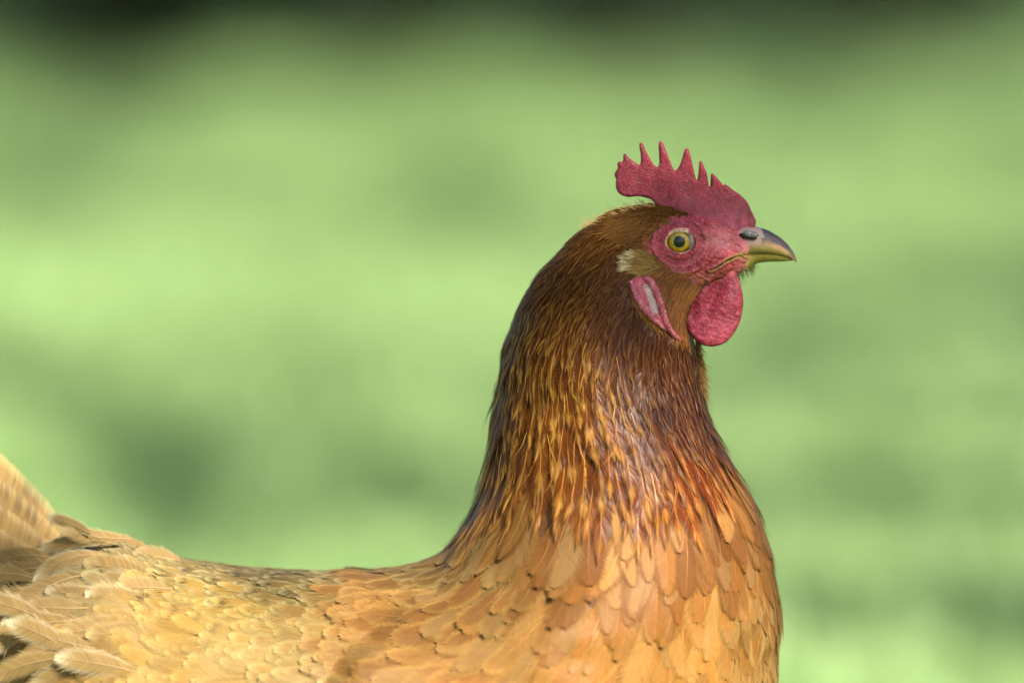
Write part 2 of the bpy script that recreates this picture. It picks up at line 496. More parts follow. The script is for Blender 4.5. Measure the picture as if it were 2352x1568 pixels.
def raw_surface(t, th):
    s = catmull(t)
    A = s[..., 0:2]; B = s[..., 2:4]
    e = 2.0 / s[..., 5]
    c = np.sign(np.cos(th)) * np.abs(np.cos(th)) ** e
    sn = np.sign(np.sin(th)) * np.abs(np.sin(th)) ** e
    M = (A + B) / 2; h = (A - B) / 2
    uv = M + h * c[..., None]
    y = -s[..., 4] * sn
    tt_ = np.asarray(t, float) * np.ones_like(y)
    y = y * (1 - smooth(17.6, 19.0, tt_) * .62 * (1 - smooth(2, 62, uv[..., 1] - A[..., 1])))
    # uneven swells of the plumage
    q_ = np.stack([uv[..., 0] / 95, y / 95 + 7, uv[..., 1] / 70], -1)
    y = y * (1 + .05 * (vnoise(q_) - .5) * smooth(18, 15, tt_))
    uv = uv + (h / (np.linalg.norm(h, axis=-1)[..., None] + 1e-9)) * (c * 13 * (vnoise(q_ * 1.3 + 3) - .5) * smooth(17.5, 15, tt_))[..., None]
    # wing and shoulder stand out from the flank; the back falls away behind them
    u, v = uv[..., 0], uv[..., 1]
    line = np.interp(v, [1200, 1250, 1320, 1470, 1600, 1800, 2000], [1250, 1180, 1000, 800, 720, 640, 640])
    on = smooth(-14, 40, u - line) * smooth(1230, 1420, v) * (1 - smooth(1250, 1600, u))
    y = y - np.sign(sn) * 72 * on * np.abs(sn) ** .5
    # haunch swell
    y = y - np.sign(sn) * 20 * np.exp(-((u - 330) / 220) ** 2 - ((v - 1480) / 160) ** 2)
    return np.stack([u, y, v], -1)

GT, GTH = 24, 256
tg = np.linspace(0, NS - 1, (NS - 1) * GT + 1)
thg = np.linspace(0, 2 * math.pi, GTH, endpoint=False)
TT, HH = np.meshgrid(tg, thg, indexing='ij')
PG = raw_surface(TT, HH)
dT = np.gradient(PG, axis=0) * GT
dH = (np.roll(PG, -1, 1) - np.roll(PG, 1, 1)) / (2 * 2 * math.pi / GTH)
NG = np.cross(dT, dH)
NG /= np.linalg.norm(NG, axis=-1)[..., None] + 1e-9
mid = (PG.mean(1, keepdims=True))
if ((NG * (PG - mid)).sum(-1)).mean() < 0:
    NG = -NG
GRID = np.concatenate([PG, NG, dT, dH], -1)
def ev(t, th):
    t = np.clip(t, 0, NS - 1.001) * GT
    h = (np.asarray(th) / (2 * math.pi) * GTH) % GTH
    i = t.astype(int); j = h.astype(int) % GTH
    f = (t - i)[..., None]; g = (h - np.floor(h))[..., None]
    j2 = (j + 1) % GTH
    return (GRID[i, j] * (1 - f) + GRID[i + 1, j] * f) * (1 - g) + (GRID[i, j2] * (1 - f) + GRID[i + 1, j2] * f) * g

def inpoly(u, v, poly):
    poly = np.asarray(poly, float)
    inside = np.zeros(np.shape(u), bool)
    j = len(poly) - 1
    for i in range(len(poly)):
        xi, yi = poly[i]; xj, yj = poly[j]
        c = ((yi > v) != (yj > v)) & (u < (xj - xi) * (v - yi) / (yj - yi + 1e-12) + xi)
        inside ^= c
        j = i
    return inside
def c1(pts):      # points read off an enlargement of the head
    p = np.asarray(pts, float)
    return np.stack([1320.7 + 0.3478 * p[:, 0], 287.1 + 0.3478 * p[:, 1]], -1)
def polydist(u, v, poly, closed=True):
    poly = np.asarray(poly, float)
    d = np.full(np.shape(u), 1e9)
    k = len(poly) if closed else len(poly) - 1
    for i in range(k):
        a = poly[i]; b = poly[(i + 1) % len(poly)]
        ab = b - a
        t = np.clip(((u - a[0]) * ab[0] + (v - a[1]) * ab[1]) / (ab @ ab + 1e-12), 0, 1)
        d = np.minimum(d, np.hypot(u - a[0] - t * ab[0], v - a[1] - t * ab[1]))
    return d

FACE = c1([(500, 470), (560, 512), (690, 540), (770, 560), (835, 600), (760, 583), (660, 592), (560, 622), (490, 680), (455, 760), (475, 815), (530, 850), (600, 895),
           (650, 925), (720, 965), (790, 1000), (850, 1030), (930, 1000), (1040, 960), (1080, 990), (1200, 930), (1290, 800), (1250, 560), (1000, 400), (700, 360)])
LOBE = c1([(345, 880), (370, 960), (470, 955), (540, 1040), (575, 1130), (600, 1210), (640, 1300), (710, 1390), (680, 1420), (610, 1350), (570, 1300),
           (500, 1250), (430, 1170), (385, 1090), (355, 990)])
EYE = (1560.5, 546.5)
GAPE = np.array([(1760, 578), (1712, 579.5), (1690, 583), (1668, 591), (1650, 602), (1636, 609), (1628, 611)], float)

# ---- body: one continuous skin from beak root to rump, with the face worked into it
tb = np.concatenate([np.arange(0, 15, 1 / 6), np.arange(15, NS - 1.0001, 1 / 30)])
NTH = 240
thb = np.linspace(0, 2 * math.pi, NTH, endpoint=False)
TB, HB2 = np.meshgrid(tb, thb, indexing='ij')
BP = raw_surface(TB, HB2)
def face_disp(u, v):
    """outward swelling of the face, units"""
    du, dv = u - EYE[0], v - EYE[1]
    r = np.hypot(du / 1.12, dv)
    d = -3.0 * np.exp(-((r - 44) / 6) ** 2) + 4.5 * np.exp(-((r - 56) / 7) ** 2) * smooth(-30, 40, -dv + 25)
    d += -2.4 * np.exp(-((r - 62) / 4) ** 2) * smooth(0, 30, dv) + 3.0 * np.exp(-((r - 70) / 6) ** 2) * smooth(0, 30, dv)
    d += -2.0 * np.exp(-((r - 78) / 4) ** 2) * smooth(10, 40, dv)
    d += 6 * np.exp(-((u - 1575) / 45) ** 2 - ((v - 503) / 10) ** 2)               # brow
    d += -7 * np.exp(-((u - 1640) / 32) ** 2 - ((v - 545) / 26) ** 2)              # lore
    d += 4 * np.exp(-((u - 1655) / 34) ** 2 - ((v - 578) / 10) ** 2)               # above the gape
    dg = polydist(u, v, GAPE, False)
    gl = smooth(1700, 1680, u)
    d += (3.2 * np.exp(-((dg - 4.2) / 3.0) ** 2) - 3.0 * np.exp(-(dg / 1.6) ** 2)) * gl
    n1 = vnoise(np.stack([u / 7, v / 7, u * 0 + 3.3], -1)) - .5
    n2 = vnoise(np.stack([(u + v * .4) / 12, (v - u * .5) / 3.4, u * 0 + 8.3], -1)) - .5
    d += 2.0 * n1 + 2.2 * n2
    d = 2.1 * d * smooth(0, 25, polydist(u, v, FACE) * np.where(inpoly(u, v, FACE), 1, -1) + 12)
    hole = 1 - smooth(28, 36, np.hypot(du, dv * 1.35))
    return d - 34 * hole
hm = TB > 15.5
sgn = np.sign(-BP[..., 1])
BP[..., 1] -= np.where(hm, sgn * face_disp(BP[..., 0], BP[..., 2]) * smooth(0, 30, np.abs(BP[..., 1])), 0)

_hs = (TB > 15.5) & (BP[..., 1] < 0)
HV = BP[_hs]
def surf_y(u, v):
    u = np.atleast_1d(np.asarray(u, float)); v = np.atleast_1d(np.asarray(v, float))
    out = []
    for a, b in zip(u.ravel(), v.ravel()):
        d2 = (HV[:, 0] - a) ** 2 + (HV[:, 2] - b) ** 2
        k = np.argpartition(d2, 6)[:6]
        w = 1 / (d2[k] + 0.5)
        out.append((HV[k, 1] * w).sum() / w.sum())
    return np.array(out).reshape(u.shape)

def skin_colour(u, v):
    c = np.broadcast_to(lin((178, 52, 64)), u.shape + (3,)).copy()
    def mixin(col, w):
        nonlocal c
        c = c * (1 - w[..., None]) + lin(col) * w[..., None]
    r = np.hypot((u - EYE[0]) / 1.1, v - EYE[1])
    mixin((194, 84, 92), np.exp(-((r - 52) / 16) ** 2) * 0.8)
    mixin((150, 40, 56), np.exp(-((r - 45) / 4) ** 2) * 0.6)
    mixin((150, 42, 55), np.exp(-((r - 62) / 4) ** 2) * smooth(0, 30, v - EYE[1]) * 0.6)
    mixin((216, 150, 140), np.exp(-((u - 1650) / 40) ** 2 - ((v - 545) / 30) ** 2) * 0.55)
    mixin((200, 150, 140), smooth(1672, 1728, u) * smooth(495, 512, v) * 0.6)
    mixin((150, 78, 60), smooth(592, 625, v) * 0.7)
    nz = vnoise(np.stack([u / 5, v / 5, u * 0 + 1.7], -1))
    nz2 = vnoise(np.stack([u / 2.2, v / 2.2, u * 0 + 5.7], -1))
    mixin((214, 140, 144), smooth(.55, .9, nz) * .4)
    mixin((240, 205, 205), smooth(.72, .9, nz2) * .5)
    dg = polydist(u, v, GAPE, False)
    wd_ = np.interp(u, [1625, 1650, 1690, 1712], [4, 7, 9, 10])
    mixin((176, 140, 70), (1 - smooth(.55, 1.15, dg / wd_ + .5 * (nz - .5))) * np.interp(u, [1625, 1660, 1690], [.55, .85, .95]))
    mixin((70, 40, 22), np.exp(-(dg / 1.5) ** 2) * .8 * smooth(1632, 1645, u))
    mixin((110, 40, 40), smooth(.80, .93, vnoise(np.stack([u / 4, v / 4, u * 0 + 11.7], -1))) * .5 * smooth(1590, 1640, u))
    return c * np.array([.56, .48, .53])
ins = inpoly(BP[..., 0], BP[..., 2], FACE)
sd = polydist(BP[..., 0], BP[..., 2], FACE) * np.where(ins, 1, -1)
sd = sd + 26 * (vnoise(np.stack([BP[..., 0] / 9, BP[..., 2] / 9, BP[..., 0] * 0 + 3], -1)) - .5)
wface = (smooth(-8, 5, sd) * (TB > 15.5))[..., None]
brown = lin((70, 42, 17)) * np.ones_like(BP)
buff = lin((140, 92, 46)) * np.ones_like(BP)
wb = smooth(9.5, 8, TB)[..., None]
bcol = (brown * (1 - wb) + buff * wb) * (1 - wface) + skin_colour(BP[..., 0], BP[..., 2]) * wface
nt_, nh_ = TB.shape
shr = ((1 - smooth(-14, 6, sd) * (TB > 15.5)) * np.interp(TB, [0, 14, 17, 19], [7, 7, 5, 3]))
cm_ = BP.mean(1, keepdims=True); nb_ = ev(TB, HB2)[..., 3:6]
BP = BP - nb_ / (np.linalg.norm(nb_, axis=-1)[..., None] + 1e-9) * shr[..., None]
ib = np.arange(nt_ * nh_).reshape(nt_, nh_)
ib2 = np.roll(ib, -1, 1)
bq = np.stack([ib[:-1], ib2[:-1], ib2[1:], ib[1:]], -1).reshape(-1, 4)
cap0 = np.array([[nt_ * nh_, ib2[0, j], ib[0, j]] for j in range(nh_)])
cap1 = np.array([[nt_ * nh_ + 1, ib[-1, j], ib2[-1, j]] for j in range(nh_)])
BPf = np.concatenate([BP.reshape(-1, 3), BP[0].mean(0)[None], BP[-1].mean(0)[None]])
bcf = np.concatenate([bcol.reshape(-1, 3), brown[0, 0][None], bcol[-1, 0][None]])
# feathered body sits a little inside the plumage
link('body', mesh_from('body', H(BPf), [bq, cap0, cap1], bcf, M_SKIN), hen)

# ---- flat-grown parts (comb, wattle, lobe): an outline filled and given real thickness
def plate(poly, step, half, ycen, colour, round_r=14, name='plate', mat=None, jitter=0.25, side=1):
    poly = np.asarray(poly, float)
    # densify the outline
    dens = []
    for i in range(len(poly)):
        a, b = poly[i], poly[(i + 1) % len(poly)]
        k = max(1, int(np.hypot(*(b - a)) / step))
        for q in range(k):
            dens.append(a + (b - a) * q / k)
    dens = np.array(dens)
    lo, hi = dens.min(0), dens.max(0)
    gx_, gy_ = np.meshgrid(np.arange(lo[0], hi[0], step), np.arange(lo[1], hi[1], step), indexing='ij')
    gp = np.stack([gx_, gy_], -1).reshape(-1, 2) + (rng.random((gx_.size, 2)) - .5) * step * jitter
    keep = inpoly(gp[:, 0], gp[:, 1], dens) & (polydist(gp[:, 0], gp[:, 1], dens) > step * 0.6)
    pts = np.concatenate([dens, gp[keep]])
    nb = len(dens)
    r = delaunay_2d_cdt([Vector(p) for p in pts], [], [list(range(nb))], 1, 1e-5)
    vv = np.array([list(p) for p in r[0]]); tri = np.array([f for f in r[2]])
    d = polydist(vv[:, 0], vv[:, 1], dens)
    bnd = d < 1e-3
    prof = np.sqrt(np.clip(1 - (1 - np.clip(d / round_r, 0, 1)) ** 2, 0, 1))
    hh = half(vv[:, 0], vv[:, 1]) * prof
    yc = ycen(vv[:, 0], vv[:, 1])
    rel = 0.9 * (vnoise(np.stack([vv[:, 0] / 5, vv[:, 1] / 5, vv[:, 0] * 0 + 2], -1)) - .5) * prof
    front = np.stack([vv[:, 0], side * (yc - hh - rel), vv[:, 1]], -1)
    back = np.stack([vv[:, 0], side * (yc + hh + rel), vv[:, 1]], -1)
    nv = len(vv)
    # share the rim
    mp = np.where(bnd, np.arange(nv), np.arange(nv) + nv)
    co = np.concatenate([front, back])
    co[:nv][bnd, 1] = side * yc[bnd]
    f2 = mp[tri][:, ::-1]
    col = colour(vv[:, 0], vv[:, 1], d)
    used = np.concatenate([tri, f2])
    if side < 0:
        used = used[:, ::-1]
    return mesh_from(name, H(co), used, np.concatenate([col, col]), mat)

COMB = c1([(1195, 632), (1182, 600), (1165, 568), (1150, 530), (1125, 490), (1080, 450), (1040, 425), (1010, 400), (988, 386), (980, 395), (965, 380), (945, 355), (920, 325), (905, 313),
           (895, 318), (893, 350), (890, 400), (882, 402), (878, 370), (870, 320), (850, 270), (838, 238), (828, 232), (818, 240), (815, 280), (812, 320), (806, 355), (798, 357),
           (788, 320), (775, 260), (762, 200), (748, 155), (735, 149), (722, 158), (712, 190), (700, 235), (685, 270), (668, 295), (655, 297), (640, 270), (622, 225), (605, 180),
           (585, 130), (573, 108), (562, 103), (552, 110), (550, 150), (553, 200), (555, 240), (550, 270), (538, 274), (520, 262), (500, 230), (480, 195), (462, 160), (448, 125),
           (435, 114), (424, 118), (422, 140), (430, 180), (433, 220), (430, 255), (420, 262), (405, 252), (380, 233), (355, 215), (342, 200), (330, 187), (320, 188), (316, 200),
           (318, 225), (310, 240), (295, 237), (282, 243), (277, 258), (282, 280), (272, 295), (260, 315), (260, 335), (270, 350), (268, 375), (268, 405), (275, 430), (290, 450),
           (310, 462), (335, 470), (365, 473), (395, 468), (430, 468), (460, 475), (490, 483), (510, 495), (540, 530), (640, 560), (760, 600), (880, 660), (1000, 700), (1120, 700), (1185, 680)])
def comb_half(u, v):
    base = np.interp(u, [1400, 1500, 1560, 1640, 1735], [330, 458, 466, 480, 512])
    up = base - v
    h = 7 + 11 * smooth(80, 0, up) * smooth(1500, 1560, u) + 10 * smooth(30, -10, up) * smooth(1520, 1600, u)
    return 9 + (h - 9 + 8 * smooth(-5, -35, up) * smooth(1520, 1600, u)) * (1 - .8 * smooth(1670, 1730, u))
def comb_y(u, v):
    return 5 * np.sin((u - 1400) / 55.0) * smooth(470, 380, v)
def comb_col(u, v, d):
    c = np.broadcast_to(lin((106, 17, 31)), u.shape + (3,)).copy()
    base = np.interp(u, [1400, 1500, 1560, 1640, 1735], [480, 458, 466, 480, 512])
    n = vnoise(np.stack([u / 14, v / 14, u * 0], -1)); n2 = vnoise(np.stack([u / 2.5, v / 2.5, u * 0 + 4], -1))
    w = (0.25 * smooth(30, -6, base - v) + 0.25 * smooth(1640, 1725, u) * n * 2 + .08 * n)[..., None]
    c = c * (1 - w) + lin((150, 72, 88)) * w
    w = (smooth(.66, .9, n2) * .22)[..., None]
    c = c * (1 - w) + lin((152, 66, 84)) * w
    w = (smooth(7, 0, d) * .35)[..., None]
    return c * (1 - w) + lin((120, 34, 44)) * w
link('comb', plate(COMB, 2.6, comb_half, comb_y, comb_col, 6, 'comb', M_COMB), hen, label='red serrated comb')

WATTLE = c1([(1025, 870), (1045, 885), (1055, 930), (1070, 985), (1090, 1040), (1103, 1100), (1108, 1160), (1100, 1220), (1085, 1280), (1060, 1330), (1030, 1375), (995, 1410), (950, 1432),
             (905, 1440), (855, 1435), (815, 1418), (785, 1395), (755, 1360), (732, 1320), (720, 1275), (718, 1230), (725, 1190), (745, 1150), (772, 1110), (800, 1070), (825, 1020),
             (845, 970), (865, 930), (900, 905), (950, 890), (990, 872)])
def wat_half(u, v):
    return 9 + 6 * smooth(700, 620, v)
def wat_y(u, v):
    a = (u - 1640) / 65.0
    y = -44 - 26 * smooth(600, 700, v) + 10 * a * a
    # hollow running down the middle, rolled lower lip
    line = 1652 - (v - 640) * 0.42
    y = y + 19 * np.exp(-((u - line) / 18) ** 2) * np.exp(-((v - 672) / 40) ** 2)
    y = y + 8 * np.exp(-((u - 1590) / 14) ** 2) * np.exp(-((v - 705) / 30) ** 2)
    wr = vnoise(np.stack([(u * .5 + v * .3) / 9, (v - u * .3) / 4.2, u * 0 + 3], -1)) - .5
    return y - 8 * smooth(715, 775, v) + 2.6 * wr
def wat_col(u, v, d):
    c = np.broadcast_to(lin((106, 19, 33)), u.shape + (3,)).copy()
    n = vnoise(np.stack([u / 10, v / 10, u * 0 + 7], -1)); n2 = vnoise(np.stack([(u + v * .5) / 4.5, (v - u * .4) / 2.2, u * 0 + 4], -1))
    w = (n * .14 + .2 * smooth(700, 770, v))[..., None]  # lower part lightened in colour for the sun falling on it
    c = c * (1 - w) + lin((178, 68, 86)) * w
    w = (smooth(.55, .9, n2) * .4)[..., None]
    c = c * (1 - w) + lin((186, 82, 100)) * w
    w = (smooth(640, 600, v) * .4)[..., None]
    return c * (1 - w) + lin((205, 110, 105)) * w
link('wattle', plate(WATTLE, 2.8, wat_half, wat_y, wat_col, 11, 'wattle', M_COMB), hen, label='red fleshy wattle below the beak')
WATTLE2 = WATTLE + np.array([-4, -6])
link('wattle', plate(WATTLE2, 4.5, wat_half, wat_y, wat_col, 11, 'wattle', M_COMB, side=-1), hen)

# ---- ear lobe: pink folds round a pale scaly hollow
def utube(path_uv, rad, lift, name, mat, colfn, parent, sides=10, n=40, wob=0.0, side=1):
    path_uv = np.asarray(path_uv, float)
    s = np.linspace(0, 1, n); k = np.linspace(0, 1, len(path_uv))
    # smooth interpolation
    pu = np.interp(s, k, path_uv[:, 0]); pv = np.interp(s, k, path_uv[:, 1])
    for _ in range(2 if n < 100 else 6):
        pu[1:-1] = (pu[:-2] + 2 * pu[1:-1] + pu[2:]) / 4; pv[1:-1] = (pv[:-2] + 2 * pv[1:-1] + pv[2:]) / 4
    rr = np.interp(s, np.linspace(0, 1, len(rad)), rad)
    rr = rr * (1 + wob * (vnoise(np.stack([s * 30, s * 0, s * 0 + 2], -1)) - .5))
    y = surf_y(pu, pv) - np.interp(s, np.linspace(0, 1, len(lift)), lift)
    for _ in range(6):
        y[1:-1] = (y[:-2] + 2 * y[1:-1] + y[2:]) / 4
    co, q, t = tube(np.stack([pu, side * y, pv], -1), rr, sides)
    return link(name, mesh_from(name, H(co), [q[:, ::-1], t[:, ::-1]], colfn(co), mat), parent)

lobe_poly = c1([(372, 975), (420, 955), (480, 965), (535, 1040), (565, 1120), (590, 1200), (620, 1270), (600, 1300), (560, 1290), (500, 1245), (440, 1170), (400, 1090), (375, 1020)])
def lobe_y(u, v):
    pu = np.round(u / 3) * 3
    base = surf_y(u, v) - 2
    return base + 6 * np.exp(-((u - np.interp(v, [635, 705], [1484, 1506])) / 11) ** 2)
def lobe_half(u, v):
    x = u - np.interp(v, [635, 705], [1484, 1506])
    sc_ = 2.4 * (vnoise(np.stack([u / 4.5, v / 2.4, u * 0 + 6], -1)) - .5) * np.exp(-(x / 12) ** 2)
    return 10 + sc_
def lobe_col(u, v, d):
    c = np.broadcast_to(lin((150, 62, 76)), u.shape + (3,)).copy()
    n = vnoise(np.stack([u / 5, v / 5, u * 0 + 4], -1))[..., None]
    c = c * (0.8 + .4 * n)
    x = u - np.interp(v, [630, 705], [1482, 1504])
    w = .58 * (np.exp(-((x - 1 + 5 * (vnoise(np.stack([u / 6, v / 6, u * 0 + 2], -1)) - .5)) / 9.5) ** 4) * smooth(632, 642, v) * (1 - smooth(698, 708, v)))[..., None]
    pale = lin((186, 194, 186)) * (0.5 + .6 * vnoise(np.stack([u / 4.5, v / 2.4, u * 0 + 6], -1))[..., None] - .2 * (np.sin(v / 1.6 + x * .25 + 4 * vnoise(np.stack([u / 8, v / 8, u * 0], -1))) > .55)[..., None])
    return c * (1 - w) + pale * w
LOBEP = plate(lobe_poly, 2.0, lobe_half, lobe_y, lobe_col, 8, 'ear_lobe', M_LOBE)
lobe = link('ear_lobe', LOBEP, hen, label='pink folded ear lobe with a pale scaly hollow')
link('ear_lobe', plate(lobe_poly, 4.0, lobe_half, lobe_y, lobe_col, 8, 'ear_lobe', M_LOBE, side=-1), hen)
def pinkcol(co):
    n = vnoise(co / 5.0)[:, None]
    c = lin((148, 64, 78)) * (0.55 + .85 * n)
    w = smooth(.6, .85, vnoise(co / 3.0 + 9))[:, None] * .5
    return c * (1 - w) + lin((214, 160, 168)) * w
utube(c1([(455, 965), (495, 990), (528, 1050), (552, 1120), (572, 1190), (592, 1250), (620, 1310), (655, 1355), (700, 1395)]), [6, 8.5, 8.5, 9, 8, 7, 6, 5.5, 4], [8, 10, 12, 12, 12, 10, 8], 'lobe_fold', M_LOBE, pinkcol, lobe, 12, 90, 0.3)
utube(c1([(362, 985), (382, 1030), (402, 1085), (432, 1140), (475, 1195), (525, 1245), (580, 1290), (620, 1320)]), [5, 8, 9, 8, 7, 7, 6, 4], [6, 8, 9, 9, 9, 8, 6], 'lobe_fold', M_LOBE, pinkcol, lobe, 12, 90, 0.3)

# ---- beak
def beak_loft(st, upper, cols, name):
    st = np.asarray(st, float)
    us = np.linspace(0, len(st) - 1, 70)
    k = np.arange(len(st))
    S = np.stack([np.interp(us, k, st[:, i]) for i in range(4)], -1)
    for _ in range(5):
        S[1:-1] = (S[:-2] + 2 * S[1:-1] + S[2:]) / 4
    al = np.linspace(-math.pi / 2, math.pi / 2, 25)
    ring = []
    for (u, vt, vb, hw) in S:
        cy = np.sign(np.sin(al)) * np.abs(np.sin(al)) ** (0.85)
        cz = np.cos(al) ** (0.72)
        v = vb + (vt - vb) * cz if upper else vt + (vb - vt) * cz
        y = hw * cy
        ring.append(np.stack([np.full_like(y, u), y, v], -1))
    co = np.array(ring)
    nr, na = co.shape[:2]
    id_ = np.arange(nr * na).reshape(nr, na)
    q = np.stack([id_[:-1, :-1], id_[:-1, 1:], id_[1:, 1:], id_[1:, :-1]], -1).reshape(-1, 4)
    # mouth side, closing the shell
    qc = np.stack([id_[:-1, 0], id_[1:, 0], id_[1:, -1], id_[:-1, -1]], -1)
    flat = co.reshape(-1, 3)
    if not upper:
        q = q[:, ::-1]
    return flat, [q, qc]

up_st = [(1662, 512, 592, 34), (1690, 513, 584, 37), (1715, 515, 579, 38), (1740, 520, 577, 34.5), (1765, 528, 578, 28), (1790, 543, 582, 21), (1808, 559, 588, 14),
         (1820, 575, 594, 8), (1827, 589, 600, 4), (1830, 601, 604, 1)]
lo_st = [(1662, 590, 646, 40), (1690, 583, 634, 40), (1715, 578, 617, 35), (1740, 577, 603, 30), (1765, 578, 600, 24), (1790, 582, 600, 17.5), (1806, 587, 599, 12), (1816, 592, 598, 6), (1821, 595, 597, 2)]
def up_col(co):
    u, v = co[:, 0], co[:, 2]
    bot = np.interp(u, [1690, 1740, 1765, 1790, 1808, 1828], [584, 577, 578, 582, 588, 600])
    top = np.interp(u, [1690, 1740, 1765, 1790, 1808, 1828], [510, 520, 528, 543, 559, 598])
    h = np.clip((bot - v) / (bot - top + 1e-3), 0, 1)
    c = np.broadcast_to(lin((106, 95, 44)), u.shape + (3,)).copy()
    def mx(col, w):
        nonlocal c
        c = c * (1 - w[:, None]) + lin(col) * w[:, None]
    n = vnoise(np.stack([u / 8, v / 8, u * 0 + 2], -1))
    mx((52, 43, 46), smooth(.38, .62, h + .12 * (n - .5)) * smooth(1738, 1752, u))
    mx((150, 108, 84), smooth(.25, .42, h) * (1 - smooth(.42, .6, h)) * smooth(1745, 1765, u) * .8)
    mx((66, 62, 46), smooth(1800, 1822, u) * .7)
    mx((134, 104, 96), smooth(.22, .42, h) * (1 - smooth(1738, 1756, u + 12 * (n - .5))))
    mx((204, 106, 104), smooth(.2, .4, h) * (1 - smooth(1672, 1700, u)))
    mx((120, 116, 114), smooth(.55, .85, vnoise(np.stack([u / 3, v / 3, u * 0 + 8], -1))) * smooth(1725, 1738, u) * (1 - smooth(1750, 1768, u)) * smooth(.4, .6, h) * .8)
    mx((86, 62, 30), smooth(.05, 0, h) * smooth(1690, 1700, u) * .5)
    return c
def lo_col(co):
    u, v = co[:, 0], co[:, 2]
    c = np.broadcast_to(lin((98, 88, 32)), u.shape + (3,)).copy()
    def mx(col, w):
        nonlocal c
        c = c * (1 - w[:, None]) + lin(col) * w[:, None]
    mx((150, 128, 66), (1 - smooth(1708, 1738, u)))
    mx((176, 118, 96), smooth(604, 616, v) * .8)
    mx((104, 90, 30), smooth(592, 600, v) * smooth(1735, 1750, u) * .6)
    return c
fu, qu = beak_loft(up_st, True, None, 'beak')
beak = link('beak', mesh_from('beak', H(fu), qu, up_col(fu), M_BEAK), hen, label='short curved beak, dusky purple above and yellow along the edge')
flo, ql = beak_loft(lo_st, False, None, 'lower_beak')
link('lower_beak', mesh_from('lower_beak', H(flo), ql, lo_col(flo), M_BEAK), beak)

def ellipsoid(c, r, rot=0.0, nu=24, nv=14, bumpy=0.0):
    a = np.linspace(0, 2 * math.pi, nu, endpoint=False); b = np.linspace(0, math.pi, nv)
    A_, B_ = np.meshgrid(a, b, indexing='ij')
    p = np.stack([np.cos(A_) * np.sin(B_), np.cos(B_), np.sin(A_) * np.sin(B_)], -1)
    if bumpy:
        p = p * (1 + bumpy * (vnoise(p * 3 + 5) - .5))[..., None]
    p = p * np.asarray(r)
    cr, sr = math.cos(rot), math.sin(rot)
    p = np.stack([p[..., 0] * cr - p[..., 2] * sr, p[..., 1], p[..., 0] * sr + p[..., 2] * cr], -1) + np.asarray(c)
    i_ = np.arange(nu * nv).reshape(nu, nv); j_ = np.roll(i_, -1, 0)
    q = np.stack([i_[:, :-1], i_[:, 1:], j_[:, 1:], j_[:, :-1]], -1).reshape(-1, 4)
    return p.reshape(-1, 3), q

for sd_ in (1, -1):
    p, q = ellipsoid((1717, -37 * sd_, 538), (21, 6, 7), 0.20)
    link('nostril', mesh_from('nostril', H(p), q, np.tile(lin((24, 20, 18)), (len(p), 1)), M_BEAK), beak, label='dark nostril slit')  # solid ellipsoid, near-black colour stands in for the shade inside the hollow
    p, q = ellipsoid((1722, -39 * sd_, 532.5), (19, 8, 7.5), 0.16, bumpy=.3)
    n_ = vnoise(p / 4)[:, None]
    link('nostril_flap', mesh_from('nostril_flap', H(p), q, lin((62, 62, 64)) * (1 - n_) + lin((128, 126, 126)) * n_, M_LID), beak)
